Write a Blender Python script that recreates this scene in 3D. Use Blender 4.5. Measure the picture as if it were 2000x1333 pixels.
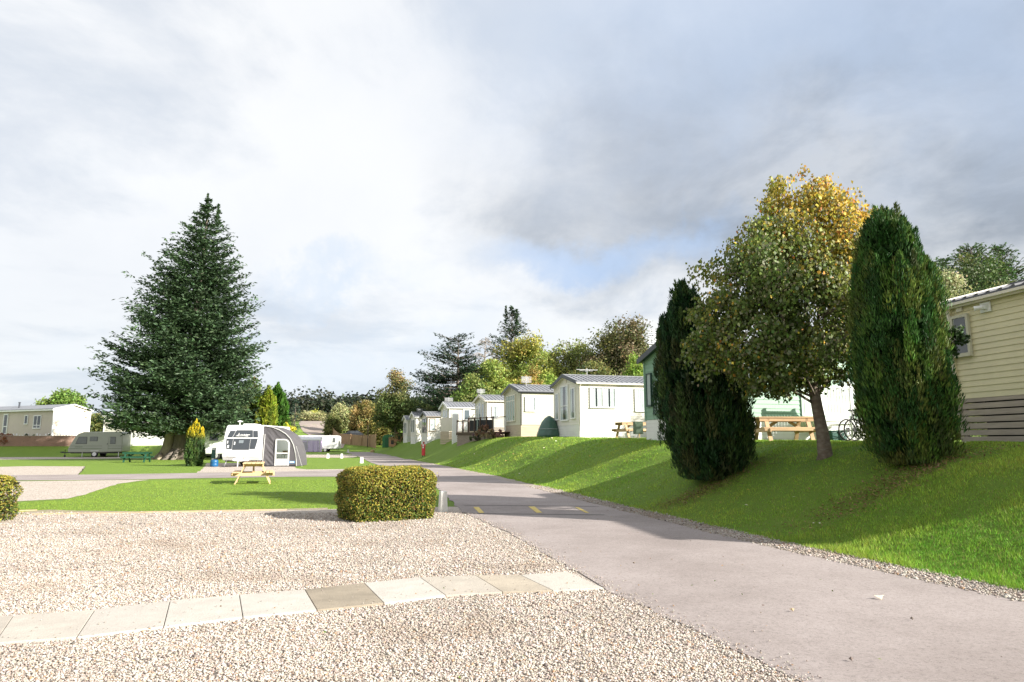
import bpy, bmesh, math, random
import numpy as np
from mathutils import Vector, Matrix, Euler, noise as mnoise

for o in list(bpy.data.objects):
    bpy.data.objects.remove(o)
S = bpy.context.scene
COL = S.collection
PI = math.pi
# ------------------------------------------------------------ camera
FPX = 1333.3
CAMH = 1.5
PITCH = math.atan((864 - 666.5) / FPX)
cd = bpy.data.cameras.new("camera")
cam = bpy.data.objects.new("camera", cd)
COL.objects.link(cam)
cam.location = (0, 0, CAMH)
cam.rotation_euler = (PI / 2 + PITCH, 0, 0)
cd.sensor_width = 36
cd.lens = 24
cd.clip_start = 0.1
cd.clip_end = 3000
S.camera = cam
# ------------------------------------------------------------ light
SUN_EL = math.radians(24.5)
SD = Vector((0.90, -0.43, 0)).normalized()
SUNV = Vector((SD.x * math.cos(SUN_EL), SD.y * math.cos(SUN_EL), math.sin(SUN_EL)))
sl = bpy.data.lights.new("sun", 'SUN')
sl.energy = 5.0
sl.angle = math.radians(0.6)
sl.color = (1.0, 0.945, 0.86)
so = bpy.data.objects.new("sun", sl)
COL.objects.link(so)
so.rotation_euler = (-SUNV).to_track_quat('-Z', 'Y').to_euler()
S.view_settings.view_transform = 'Standard'
S.view_settings.look = 'None'
S.view_settings.gamma = 1
S.view_settings.exposure = 1.12
S.cycles.max_bounces = 8
S.cycles.transparent_max_bounces = 12
S.cycles.use_denoising = True


def dirpx(px, py):
    a = (px - 1000) / FPX
    b = -(py - 666.5) / FPX
    return Vector((a, math.cos(PITCH) - b * math.sin(PITCH), math.sin(PITCH) + b * math.cos(PITCH)))


# world: a nishita sky behind broken cloud
W = bpy.data.worlds.new("World")
S.world = W
W.use_nodes = True
nt = W.node_tree
N, L = nt.nodes, nt.links
N.clear()


def nd(nt_, t, **kw):
    n = nt_.nodes.new(t)
    for k, v in kw.items():
        if hasattr(n, k):
            setattr(n, k, v)
        else:
            n.inputs[k.replace('_', ' ')].default_value = v
    return n


out = N.new('ShaderNodeOutputWorld')
bg = N.new('ShaderNodeBackground')
bg.inputs['Strength'].default_value = 0.089
L.new(bg.outputs[0], out.inputs[0])
sky = N.new('ShaderNodeTexSky')
sky.sky_type = 'NISHITA'
sky.sun_disc = False
sky.sun_elevation = SUN_EL
sky.sun_rotation = math.atan2(SD.x, SD.y)
sky.air_density = 1.0
sky.dust_density = 1.0
tc = N.new('ShaderNodeTexCoord')
# project the direction on a cloud layer
sep = N.new('ShaderNodeSeparateXYZ')
L.new(tc.outputs['Generated'], sep.inputs[0])


def wmath(op, a, b=None, clamp=False):
    m = N.new('ShaderNodeMath')
    m.operation = op
    m.use_clamp = clamp
    for i, v in enumerate((a, b)):
        if v is None:
            continue
        if isinstance(v, (int, float)):
            m.inputs[i].default_value = v
        else:
            L.new(v, m.inputs[i])
    return m.outputs[0]


zc = wmath('ADD', wmath('MAXIMUM', sep.outputs[2], 0.0), 0.22)
px_ = wmath('DIVIDE', sep.outputs[0], zc)
py_ = wmath('DIVIDE', sep.outputs[1], zc)
cmb = N.new('ShaderNodeCombineXYZ')
L.new(px_, cmb.inputs[0])
L.new(py_, cmb.inputs[1])


def wnoise(scale, detail, rough, dist, loc=(0, 0, 0), src=None):
    mp = N.new('ShaderNodeMapping')
    mp.inputs['Location'].default_value = loc
    L.new(src or cmb.outputs[0], mp.inputs[0])
    n = N.new('ShaderNodeTexNoise')
    n.inputs['Scale'].default_value = scale
    n.inputs['Detail'].default_value = detail
    n.inputs['Roughness'].default_value = rough
    n.inputs['Distortion'].default_value = dist
    L.new(mp.outputs[0], n.inputs['Vector'])
    return n


nz1 = wnoise(1.3, 9, 0.58, 0.35, (3.1, 1.7, 0))
nz2 = wnoise(2.6, 8, 0.6, 0.3, (7.3, 2.2, 0))
nzw = wnoise(2.2, 7, 0.62, 0.1, (1.3, 5.2, 0.4), tc.outputs['Generated'])
# warped direction for ragged cloud masses
vs = N.new('ShaderNodeVectorMath')
vs.operation = 'SUBTRACT'
L.new(nzw.outputs['Color'], vs.inputs[0])
vs.inputs[1].default_value = (0.5, 0.5, 0.5)
vm = N.new('ShaderNodeVectorMath')
vm.operation = 'SCALE'
vm.inputs['Scale'].default_value = 0.6
L.new(vs.outputs[0], vm.inputs[0])
va = N.new('ShaderNodeVectorMath')
va.operation = 'ADD'
L.new(tc.outputs['Generated'], va.inputs[0])
L.new(vm.outputs[0], va.inputs[1])


def blob(px, py, r_in, r_out, sx=1.0, sz=1.0):
    """soft mass of cloud round a direction in the sky (radii in units of the unit sphere)"""
    d = dirpx(px, py).normalized()
    s_ = N.new('ShaderNodeVectorMath')
    s_.operation = 'SUBTRACT'
    L.new(va.outputs[0], s_.inputs[0])
    s_.inputs[1].default_value = d
    m_ = N.new('ShaderNodeVectorMath')
    m_.operation = 'MULTIPLY'
    L.new(s_.outputs[0], m_.inputs[0])
    m_.inputs[1].default_value = (sx, 1, sz)
    l_ = N.new('ShaderNodeVectorMath')
    l_.operation = 'LENGTH'
    L.new(m_.outputs[0], l_.inputs[0])
    r_ = N.new('ShaderNodeMapRange')
    r_.interpolation_type = 'SMOOTHSTEP'
    r_.inputs['From Min'].default_value = r_in
    r_.inputs['From Max'].default_value = r_out
    r_.inputs['To Min'].default_value = 1
    r_.inputs['To Max'].default_value = 0
    L.new(l_.outputs['Value'], r_.inputs['Value'])
    return r_.outputs[0]


def wmix(f, a, b):
    m = N.new('ShaderNodeMix')
    m.data_type = 'RGBA'
    for sock, v in ((m.inputs[0], f), (m.inputs[6], a), (m.inputs[7], b)):
        if isinstance(v, (int, float)):
            sock.default_value = v
        elif isinstance(v, tuple):
            sock.default_value = (*v, 1)
        else:
            L.new(v, sock)
    return m.outputs[2]


K = 5.0
cr = N.new('ShaderNodeMapRange')
cr.interpolation_type = 'SMOOTHSTEP'
cr.inputs['From Min'].default_value = 0.36
cr.inputs['From Max'].default_value = 0.55
L.new(nz1.outputs[0], cr.inputs[0])
cloud = wmix(cr.outputs[0], (0.68 * K, 0.745 * K, 0.84 * K), (1.06 * K, 1.07 * K, 1.08 * K))
cr2 = N.new('ShaderNodeMapRange')
cr2.inputs['From Min'].default_value = 0.4
cr2.inputs['From Max'].default_value = 0.7
cr2.inputs['To Max'].default_value = 0.35
L.new(nz2.outputs[0], cr2.inputs[0])
cloud = wmix(cr2.outputs[0], cloud, (0.98 * K, 0.99 * K, 1.02 * K))
# grey underside mass to the right
g1 = blob(1640, 350, 0.22, 0.50, 0.80, 1.7)
g2 = blob(1230, 330, 0.0, 0.25, 0.9, 1.2)
g3 = blob(60, 560, 0.02, 0.38, 0.8, 1.6)
gn = N.new('ShaderNodeMapRange')
gn.inputs['From Min'].default_value = 0.38
gn.inputs['From Max'].default_value = 0.60
gn.inputs['To Min'].default_value = 1.0
gn.inputs['To Max'].default_value = 0.52
L.new(nz2.outputs[0], gn.inputs[0])
gs = wmath('MULTIPLY', g1, gn.outputs[0])
cloud = wmix(gs, cloud, (0.39 * K, 0.43 * K, 0.49 * K))
cloud = wmix(wmath('MULTIPLY', g2, 0.6), cloud, (0.46 * K, 0.50 * K, 0.57 * K))
cloud = wmix(wmath('MULTIPLY', g3, 0.30), cloud, (0.66 * K, 0.70 * K, 0.78 * K))
# pale blue openings
b1 = blob(1160, 560, 0.02, 0.20, 0.8, 2.6)
b2 = blob(1600, 20, 0.08, 0.45, 0.6, 1.3)
b3 = blob(640, 590, 0.0, 0.15, 0.7, 4.0)
b4 = blob(620, 770, 0.02, 0.30, 0.5, 2.6)
blue = wmix(0.55, (0.58 * K, 0.74 * K, 1.0 * K), sky.outputs[0])
cloud = wmix(wmath('MULTIPLY', b1, 1.0), cloud, (0.44 * K, 0.63 * K, 0.95 * K))
cloud = wmix(wmath('MULTIPLY', b2, 0.8), cloud, (0.58 * K, 0.70 * K, 0.90 * K))
cloud = wmix(wmath('MULTIPLY', b3, 0.6), cloud, (0.6 * K, 0.77 * K, 1.0 * K))
cloud = wmix(wmath('MULTIPLY', b4, 0.55), cloud, (0.70 * K, 0.82 * K, 0.98 * K))
w1 = blob(960, 600, 0.02, 0.22, 0.6, 1.9)
w2 = blob(420, 120, 0.1, 0.6, 0.7, 1.0)
w3 = blob(1090, 640, 0.0, 0.13, 0.7, 2.6)
cloud = wmix(wmath('MULTIPLY', w1, 0.5), cloud, (1.02 * K, 1.04 * K, 1.06 * K))
cloud = wmix(wmath('MULTIPLY', w2, 0.2), cloud, (1.10 * K, 1.11 * K, 1.12 * K))
cloud = wmix(wmath('MULTIPLY', w3, 0.7), cloud, (1.08 * K, 1.09 * K, 1.1 * K))
L.new(wmix(0.93, sky.outputs[0], cloud), bg.inputs['Color'])


# ------------------------------------------------------------ helpers
def lin(r, g, b):
    f = lambda c: (c / 255) / 12.92 if c <= 10 else ((c / 255 + 0.055) / 1.055) ** 2.4
    return (f(r), f(g), f(b))


MATS = {}


def mat(name, col, rough=0.6, var=0.12, vscale=3.0, bump=0.0, bscale=30.0, metal=0.0, spec=0.5, col2=None, coat=0.0,
        c2amt=0.5, c2scale=2.0, stretch=(1, 1, 1)):
    if name in MATS:
        return MATS[name]
    m = bpy.data.materials.new(name)
    m.use_nodes = True
    t = m.node_tree
    b = t.nodes['Principled BSDF']
    b.inputs['Roughness'].default_value = rough
    b.inputs['Metallic'].default_value = metal
    b.inputs['Specular IOR Level'].default_value = spec
    b.inputs['Coat Weight'].default_value = coat
    co = t.nodes.new('ShaderNodeTexCoord')
    mp = t.nodes.new('ShaderNodeMapping')
    mp.inputs['Scale'].default_value = stretch
    t.links.new(co.outputs['Object'], mp.inputs[0])
    n = t.nodes.new('ShaderNodeTexNoise')
    n.inputs['Scale'].default_value = vscale
    n.inputs['Detail'].default_value = 6
    n.inputs['Roughness'].default_value = 0.65
    t.links.new(mp.outputs[0], n.inputs['Vector'])
    mr = t.nodes.new('ShaderNodeMapRange')
    mr.inputs['From Min'].default_value = 0.3
    mr.inputs['From Max'].default_value = 0.7
    mr.inputs['To Min'].default_value = 1 - var
    mr.inputs['To Max'].default_value = 1 + var
    t.links.new(n.outputs[0], mr.inputs[0])
    mul = t.nodes.new('ShaderNodeVectorMath')
    mul.operation = 'SCALE'
    mul.inputs[0].default_value = col
    t.links.new(mr.outputs[0], mul.inputs['Scale'])
    src = mul.outputs[0]
    if col2:
        n2 = t.nodes.new('ShaderNodeTexNoise')
        n2.inputs['Scale'].default_value = c2scale
        n2.inputs['Detail'].default_value = 5
        t.links.new(mp.outputs[0], n2.inputs['Vector'])
        r2 = t.nodes.new('ShaderNodeMapRange')
        r2.inputs['From Min'].default_value = 0.45
        r2.inputs['From Max'].default_value = 0.7
        r2.inputs['To Max'].default_value = c2amt
        t.links.new(n2.outputs[0], r2.inputs[0])
        mx = t.nodes.new('ShaderNodeMix')
        mx.data_type = 'RGBA'
        t.links.new(r2.outputs[0], mx.inputs[0])
        t.links.new(src, mx.inputs[6])
        mx.inputs[7].default_value = (*col2, 1)
        src = mx.outputs[2]
    t.links.new(src, b.inputs['Base Color'])
    if bump:
        nb = t.nodes.new('ShaderNodeTexNoise')
        nb.inputs['Scale'].default_value = bscale
        nb.inputs['Detail'].default_value = 4
        t.links.new(mp.outputs[0], nb.inputs['Vector'])
        bp = t.nodes.new('ShaderNodeBump')
        bp.inputs['Strength'].default_value = bump
        bp.inputs['Distance'].default_value = 0.02
        t.links.new(nb.outputs[0], bp.inputs['Height'])
        t.links.new(bp.outputs[0], b.inputs['Normal'])
    MATS[name] = m
    return m


def leafmat(name, trans=0.3, rough=0.55, spec=0.3):
    if name in MATS:
        return MATS[name]
    m = bpy.data.materials.new(name)
    m.use_nodes = True
    t = m.node_tree
    b = t.nodes['Principled BSDF']
    b.inputs['Roughness'].default_value = rough
    b.inputs['Specular IOR Level'].default_value = spec
    a = t.nodes.new('ShaderNodeAttribute')
    a.attribute_name = 'col'
    t.links.new(a.outputs['Color'], b.inputs['Base Color'])
    tr = t.nodes.new('ShaderNodeBsdfTranslucent')
    t.links.new(a.outputs['Color'], tr.inputs['Color'])
    mx = t.nodes.new('ShaderNodeMixShader')
    mx.inputs[0].default_value = trans
    t.links.new(b.outputs[0], mx.inputs[1])
    t.links.new(tr.outputs[0], mx.inputs[2])
    t.links.new(mx.outputs[0], t.nodes['Material Output'].inputs[0])
    MATS[name] = m
    return m


def glassmat(name, tint=(0.9, 0.95, 0.95), refl=1.0):
    if name in MATS:
        return MATS[name]
    m = bpy.data.materials.new(name)
    m.use_nodes = True
    t = m.node_tree
    t.nodes.remove(t.nodes['Principled BSDF'])
    tr = t.nodes.new('ShaderNodeBsdfTransparent')
    tr.inputs[0].default_value = (*tint, 1)
    gl = t.nodes.new('ShaderNodeBsdfGlossy')
    gl.inputs['Roughness'].default_value = 0.02
    lw_ = t.nodes.new('ShaderNodeLayerWeight')
    lw_.inputs[0].default_value = 0.5
    fr = t.nodes.new('ShaderNodeMath')
    fr.operation = 'POWER'
    fr.inputs[1].default_value = 4.0
    t.links.new(lw_.outputs['Facing'], fr.inputs[0])
    mm = t.nodes.new('ShaderNodeMath')
    mm.operation = 'MULTIPLY_ADD'
    mm.inputs[1].default_value = 0.9 * refl
    mm.inputs[2].default_value = 0.09
    mm.use_clamp = True
    t.links.new(fr.outputs[0], mm.inputs[0])
    mx = t.nodes.new('ShaderNodeMixShader')
    t.links.new(mm.outputs[0], mx.inputs[0])
    t.links.new(tr.outputs[0], mx.inputs[1])
    t.links.new(gl.outputs[0], mx.inputs[2])
    t.links.new(mx.outputs[0], t.nodes['Material Output'].inputs[0])
    MATS[name] = m
    return m


def setp(o, label=None, cat=None, group=None, kind=None):
    if label:
        o['label'] = label
    if cat:
        o['category'] = cat
    if group:
        o['group'] = group
    if kind:
        o['kind'] = kind
    return o


def thing(name, label, cat, loc=(0, 0, 0), rotz=0.0, group=None):
    o = bpy.data.objects.new(name, None)
    o.empty_display_size = 0.3
    COL.objects.link(o)
    o.location = loc
    o.rotation_euler = (0, 0, rotz)
    return setp(o, label, cat, group)


def dup(root, loc, rotz, label=None, group=None, scale=None):
    r = root.copy()
    COL.objects.link(r)
    r.location = loc
    r.rotation_euler = (0, 0, rotz)
    if scale:
        r.scale = scale
    setp(r, label, None, group)
    for ch in list(root.children):
        c = ch.copy()
        COL.objects.link(c)
        c.parent = r
        for g in ch.children:
            d = g.copy()
            COL.objects.link(d)
            d.parent = c
    return r


class MB:
    def __init__(s):
        s.v = []
        s.f = []

    def poly(s, pts):
        i = len(s.v)
        s.v += [tuple(p) for p in pts]
        s.f.append(list(range(i, i + len(pts))))
        return s

    def box(s, x0, x1, y0, y1, z0, z1):
        i = len(s.v)
        s.v += [(x0, y0, z0), (x1, y0, z0), (x1, y1, z0), (x0, y1, z0), (x0, y0, z1), (x1, y0, z1), (x1, y1, z1), (x0, y1, z1)]
        s.f += [[i, i + 3, i + 2, i + 1], [i + 4, i + 5, i + 6, i + 7], [i, i + 1, i + 5, i + 4], [i + 1, i + 2, i + 6, i + 5],
                [i + 2, i + 3, i + 7, i + 6], [i + 3, i, i + 4, i + 7]]
        return s

    def obox(s, O, U, V_, T, u0, u1, v0, v1, t0, t1):
        i = len(s.v)
        for (a, b, c) in ((u0, v0, t0), (u1, v0, t0), (u1, v1, t0), (u0, v1, t0), (u0, v0, t1), (u1, v0, t1), (u1, v1, t1), (u0, v1, t1)):
            s.v.append(tuple(Vector(O) + U * a + V_ * b + T * c))
        s.f += [[i, i + 3, i + 2, i + 1], [i + 4, i + 5, i + 6, i + 7], [i, i + 1, i + 5, i + 4], [i + 1, i + 2, i + 6, i + 5],
                [i + 2, i + 3, i + 7, i + 6], [i + 3, i, i + 4, i + 7]]
        return s

    def bar(s, p, q, w, h, up=(0, 0, 1)):
        p, q = Vector(p), Vector(q)
        d = (q - p)
        ln = d.length
        d.normalize()
        up = Vector(up)
        if abs(d.dot(up)) > 0.98:
            up = Vector((1, 0, 0))
        sd = d.cross(up).normalized()
        u2 = sd.cross(d)
        return s.obox(p, d, sd, u2, 0, ln, -w / 2, w / 2, -h / 2, h / 2)

    def tube(s, pts, r, n=8, cap=True):
        pts = [Vector(p) for p in pts]
        if not hasattr(r, '__len__'):
            r = [r] * len(pts)
        base = len(s.v)
        pu = None
        for k, p in enumerate(pts):
            a = pts[max(k - 1, 0)]
            b = pts[min(k + 1, len(pts) - 1)]
            d = (b - a).normalized()
            if pu is None:
                u = d.orthogonal().normalized()
            else:
                u = (pu - d * pu.dot(d)).normalized()
            pu = u
            w = d.cross(u)
            for j in range(n):
                t = 2 * PI * j / n
                s.v.append(tuple(p + (u * math.cos(t) + w * math.sin(t)) * r[k]))
        for k in range(len(pts) - 1):
            for j in range(n):
                a = base + k * n + j
                b = base + k * n + (j + 1) % n
                s.f.append([a, b, b + n, a + n])
        if cap:
            s.f.append([base + j for j in range(n)][::-1])
            e = base + (len(pts) - 1) * n
            s.f.append([e + j for j in range(n)])
        return s

    def ring(s, c, nrm, R, r, n=28, m=6):
        c = Vector(c)
        nrm = Vector(nrm).normalized()
        u = nrm.orthogonal().normalized()
        w = nrm.cross(u)
        b = len(s.v)
        for i in range(n):
            t = 2 * PI * i / n
            e = u * math.cos(t) + w * math.sin(t)
            for j in range(m):
                q = 2 * PI * j / m
                s.v.append(tuple(c + e * (R + r * math.cos(q)) + nrm * r * math.sin(q)))
        for i in range(n):
            for j in range(m):
                a = b + i * m + j
                a2 = b + i * m + (j + 1) % m
                c2 = b + ((i + 1) % n) * m + (j + 1) % m
                c1 = b + ((i + 1) % n) * m + j
                s.f.append([a, a2, c2, c1])
        return s

    def disc(s, c, nrm, R, t, n=24):
        c = Vector(c)
        nrm = Vector(nrm).normalized()
        return s.tube([c - nrm * t / 2, c + nrm * t / 2], R, n)

    def prism(s, poly, axis, t0, t1):
        """poly = list of 2d points; axis 'y': (x,z) along y; 'x': (y,z) along x; 'z': (x,y) along z"""
        f = {'y': lambda p, t: (p[0], t, p[1]), 'x': lambda p, t: (t, p[0], p[1]), 'z': lambda p, t: (p[0], p[1], t)}[axis]
        i = len(s.v)
        n = len(poly)
        s.v += [f(p, t0) for p in poly] + [f(p, t1) for p in poly]
        s.f.append([i + k for k in range(n)])
        s.f.append([i + n + k for k in range(n)][::-1])
        for k in range(n):
            k2 = (k + 1) % n
            s.f.append([i + k, i + n + k, i + n + k2, i + k2])
        return s

    def lathe(s, prof, c=(0, 0, 0), n=20):
        b = len(s.v)
        for (r, z) in prof:
            for j in range(n):
                t = 2 * PI * j / n
                s.v.append((c[0] + r * math.cos(t), c[1] + r * math.sin(t), c[2] + z))
        for k in range(len(prof) - 1):
            for j in range(n):
                a = b + k * n + j
                a2 = b + k * n + (j + 1) % n
                s.f.append([a, a2, a2 + n, a + n])
        s.f.append([b + j for j in range(n)][::-1])
        e = b + (len(prof) - 1) * n
        s.f.append([e + j for j in range(n)])
        return s

    def build(s, name, m, parent=None, smooth=False, bevel=0.0, recalc=True):
        me = bpy.data.meshes.new(name)
        me.from_pydata(s.v, [], s.f)
        if recalc:
            bm = bmesh.new()
            bm.from_mesh(me)
            bmesh.ops.recalc_face_normals(bm, faces=bm.faces)
            bm.to_mesh(me)
            bm.free()
        if smooth:
            me.polygons.foreach_set('use_smooth', [True] * len(me.polygons))
        me.materials.append(m)
        o = bpy.data.objects.new(name, me)
        COL.objects.link(o)
        if parent:
            o.parent = parent
        if bevel:
            bv = o.modifiers.new('bevel', 'BEVEL')
            bv.width = bevel
            bv.segments = 2
            bv.limit_method = 'ANGLE'
        return o


def npmesh(name, V_, k, cols, m, parent=None, loc=None):
    """V_ (n*k,3) vertices in runs of k per face; cols (n,3) per face"""
    n = len(V_) // k
    me = bpy.data.meshes.new(name)
    me.vertices.add(n * k)
    me.vertices.foreach_set('co', V_.astype(np.float32).ravel())
    me.loops.add(n * k)
    me.loops.foreach_set('vertex_index', np.arange(n * k, dtype=np.int32))
    me.polygons.add(n)
    me.polygons.foreach_set('loop_start', np.arange(0, n * k, k, dtype=np.int32))
    me.update(calc_edges=True)
    if cols is not None:
        at = me.color_attributes.new('col', 'FLOAT_COLOR', 'POINT')
        c4 = np.ones((n * k, 4), np.float32)
        c4[:, :3] = np.repeat(cols, k, axis=0)
        at.data.foreach_set('color', c4.ravel())
    me.materials.append(m)
    o = bpy.data.objects.new(name, me)
    COL.objects.link(o)
    if parent:
        o.parent = parent
    if loc:
        o.location = loc
    return o


def nrmz(a):
    return a / np.maximum(np.linalg.norm(a, axis=1, keepdims=True), 1e-9)


def cards(P, T, Nn, ln, wd, fold=0.15):
    """diamond leaves: centre P, long axis T, normal Nn, per-leaf length and width"""
    T = nrmz(T)
    Nn = nrmz(Nn - T * (Nn * T).sum(1, keepdims=True))
    B = np.cross(Nn, T)
    l2 = (np.ones(len(P)) * ln)[:, None] / 2
    w2 = (np.ones(len(P)) * wd)[:, None] / 2
    f = fold * w2 * 2
    V_ = np.stack([P - T * l2, P + B * w2 + Nn * f, P + T * l2, P - B * w2 + Nn * f], axis=1)
    return V_.reshape(-1, 3)


def vary(rng, base, n, v=0.2, h=0.1):
    base = np.asarray(base, float)
    if base.ndim == 1:
        base = np.tile(base, (n, 1))
    g = np.exp(rng.normal(0, v, (n, 1)))
    c = base * g * np.exp(rng.normal(0, h, (n, 3)))
    return np.clip(c, 0.002, 0.9)


# ------------------------------------------------------------ terrain
EDGE = [(12, -20), (8.2, 0), (6.3, 3), (4.8, 6.69), (3.68, 10.14), (2.17, 16.44), (-1.15, 31.19), (-4.4, 43), (-8.75, 58.5), (-15.3, 85),
        (-26.5, 121)]
EY = np.array([e[1] for e in EDGE], float)
EX = np.array([e[0] for e in EDGE], float)
PYv = np.array([0, 10, 25, 36, 45, 60, 90, 200.])
PZv = np.array([1.40, 1.43, 1.56, 1.72, 1.80, 1.86, 1.92, 1.92])


def smooth(t):
    t = np.clip(t, 0, 1)
    return t * t * (3 - 2 * t)


def redge(y):
    # smoothed road right edge
    y = np.asarray(y, float)
    return (np.interp(y - 1.5, EY, EX) + 2 * np.interp(y, EY, EX) + np.interp(y + 1.5, EY, EX)) / 4


def sdist(x, y):
    sl_ = (redge(y + 1) - redge(y - 1)) / 2
    return (x - redge(y)) / np.sqrt(1 + sl_ ** 2)


def H(x, y):
    x = np.asarray(x, float)
    y = np.asarray(y, float)
    s = sdist(x, y)
    wob = 0.12 * np.sin(x * 1.3 + y * 0.7) + 0.08 * np.sin(y * 2.1 - x * 0.6)
    t = np.clip((s - 0.62 - wob * 0.5) / (4.3 + np.clip((y - 60) / 30, 0, 1) * -0.8), 0, 1)
    prof = 0.55 * (t * t * (3 - 2 * t)) + 0.45 * np.sin(t * PI / 2)
    bank = np.interp(y, PYv, PZv) * prof * (1 - smooth((y - 96) / 16))
    bank = bank + 0.03 * np.sin(x * 2.3 + 1) * np.sin(y * 1.7) * prof
    yy = np.clip(y - 103, 0, 400)
    far = 12.5 * (1 - np.exp(-(yy / 150) ** 1.0)) * smooth(yy / 14) * (1 - 0.0 * x)
    left = 1.15 * smooth((y - 70.5) / 5.0) * smooth((-x - 31) / 6) * (1 - smooth((y - 180) / 60))
    left = left + 0.7 * smooth((y - 75.3) / 1.2) * smooth((-x - 40) / 5) * (1 - smooth((y - 180) / 60))
    return np.where(y > 112, far, bank + far) + left


def Hs(x, y):
    return float(H(x, y))


def hit(px, py, zoff=0.0):
    d = dirpx(px, py)
    t = 2.0
    while t < 900:
        x, y, z = d.x * t, d.y * t, CAMH + d.z * t
        if z < Hs(x, y):
            break
        t *= 1.01
    a, b = t / 1.01, t
    for _ in range(30):
        m_ = (a + b) / 2
        if CAMH + d.z * m_ < Hs(d.x * m_, d.y * m_):
            b = m_
        else:
            a = m_
    x, y = d.x * b, d.y * b
    return Vector((x, y, Hs(x, y) + zoff))


def G(px, py, z=0.0):
    d = dirpx(px, py)
    t = (z - CAMH) / d.z
    return Vector((d.x * t, d.y * t, z))


def AT(px, Y, z=None):
    """ground point in direction px at distance Y"""
    dep = Y * math.cos(PITCH)
    X = (px - 1000) / FPX * dep
    return Vector((X, Y, Hs(X, Y) if z is None else z))


def axis_pts(segs):
    o = []
    for a, b, st in segs:
        o += list(np.arange(a, b - 1e-6, st))
    o.append(segs[-1][1])
    return np.array(o)


gx = axis_pts([(-900, -200, 50), (-200, -60, 7), (-60, -12, 1.5), (-12, 16, 0.25), (16, 60, 2), (60, 200, 10), (200, 900, 50)])
gy = axis_pts([(-60, 0, 4), (0, 34, 0.33), (34, 130, 1.0), (130, 300, 6), (300, 1500, 60)])
XX, YY = np.meshgrid(gx, gy)
ZZ = H(XX, YY)
nx, ny = len(gx), len(gy)
me = bpy.data.meshes.new('ground')
idx = np.arange(nx * ny).reshape(ny, nx)
me.from_pydata(np.stack([XX.ravel(), YY.ravel(), ZZ.ravel()], 1).tolist(), [],
               np.stack([idx[:-1, :-1], idx[:-1, 1:], idx[1:, 1:], idx[1:, :-1]], -1).reshape(-1, 4).tolist())
me.polygons.foreach_set('use_smooth', [True] * len(me.polygons))


def nodemat(name, rough=0.85):
    m = bpy.data.materials.new(name)
    m.use_nodes = True
    t = m.node_tree
    b = t.nodes['Principled BSDF']
    b.inputs['Roughness'].default_value = rough
    b.inputs['Specular IOR Level'].default_value = 0.25
    co = t.nodes.new('ShaderNodeTexCoord')
    return m, t, b, co


def tnoise(t, vec, scale, detail=5, rough=0.6):
    n = t.nodes.new('ShaderNodeTexNoise')
    n.inputs['Scale'].default_value = scale
    n.inputs['Detail'].default_value = detail
    n.inputs['Roughness'].default_value = rough
    t.links.new(vec, n.inputs['Vector'])
    return n


def tramp(t, fac, stops, interp='LINEAR'):
    r = t.nodes.new('ShaderNodeValToRGB')
    r.color_ramp.interpolation = interp
    el = r.color_ramp.elements
    while len(el) < len(stops):
        el.new(0.5)
    for e, (p, c) in zip(el, stops):
        e.position = p
        e.color = (*c, 1)
    t.links.new(fac, r.inputs[0])
    return r


def tmix(t, f, a, b):
    m = t.nodes.new('ShaderNodeMix')
    m.data_type = 'RGBA'
    for sock, v in ((m.inputs[0], f), (m.inputs[6], a), (m.inputs[7], b)):
        if isinstance(v, (int, float)):
            sock.default_value = v
        elif isinstance(v, tuple):
            sock.default_value = (*v, 1)
        else:
            t.links.new(v, sock)
    return m.outputs[2]


# grass ground
gm, t, b, co = nodemat('grass_ground')
n1 = tnoise(t, co.outputs['Object'], 0.6, 6)
n2 = tnoise(t, co.outputs['Object'], 9, 8, 0.75)
n3 = tnoise(t, co.outputs['Object'], 60, 6, 0.8)
c1 = tramp(t, n1.outputs[0], [(0.3, (0.11, 0.215, 0.022)), (0.7, (0.20, 0.30, 0.036))])
c2 = tramp(t, n2.outputs[0], [(0.3, (0.095, 0.20, 0.020)), (0.7, (0.22, 0.31, 0.045))])
c3 = tramp(t, n3.outputs[0], [(0.3, (0.06, 0.14, 0.012)), (0.68, (0.26, 0.34, 0.06))])
mm = tmix(t, 0.5, c1.outputs[0], c2.outputs[0])
mm = tmix(t, 0.42, mm, c3.outputs[0])
t.links.new(mm, b.inputs['Base Color'])
bp = t.nodes.new('ShaderNodeBump')
bp.inputs['Strength'].default_value = 0.9
bp.inputs['Distance'].default_value = 0.05
t.links.new(n3.outputs[0], bp.inputs['Height'])
t.links.new(bp.outputs[0], b.inputs['Normal'])
me.materials.append(gm)
ground = bpy.data.objects.new('ground', me)
COL.objects.link(ground)
setp(ground, 'mown green lawn and grassy bank rising beside the road', None, None, 'structure')

# asphalt
am, t, b, co = nodemat('asphalt', 0.9)
n1 = tnoise(t, co.outputs['Object'], 0.9, 6)
n2 = tnoise(t, co.outputs['Object'], 140, 3, 0.8)
n3 = tnoise(t, co.outputs['Object'], 14, 5, 0.7)
c1 = tramp(t, n1.outputs[0], [(0.3, (0.345, 0.30, 0.285)), (0.7, (0.415, 0.365, 0.35))])
c2 = tramp(t, n2.outputs[0], [(0.28, (0.15, 0.125, 0.12)), (0.5, (0.37, 0.325, 0.31)), (0.72, (0.62, 0.56, 0.53))])
c3 = tramp(t, n3.outputs[0], [(0.35, (0.29, 0.245, 0.23)), (0.65, (0.39, 0.335, 0.32))])
mm = tmix(t, 0.45, c1.outputs[0], c2.outputs[0])
mm = tmix(t, 0.3, mm, c3.outputs[0])
n4 = tnoise(t, co.outputs['Object'], 42, 4, 0.85)
c4 = tramp(t, n4.outputs[0], [(0.36, (0.5, 0.5, 0.5)), (0.5, (1, 1, 1)), (0.7, (1.0, 1.0, 1.0))])
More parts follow.
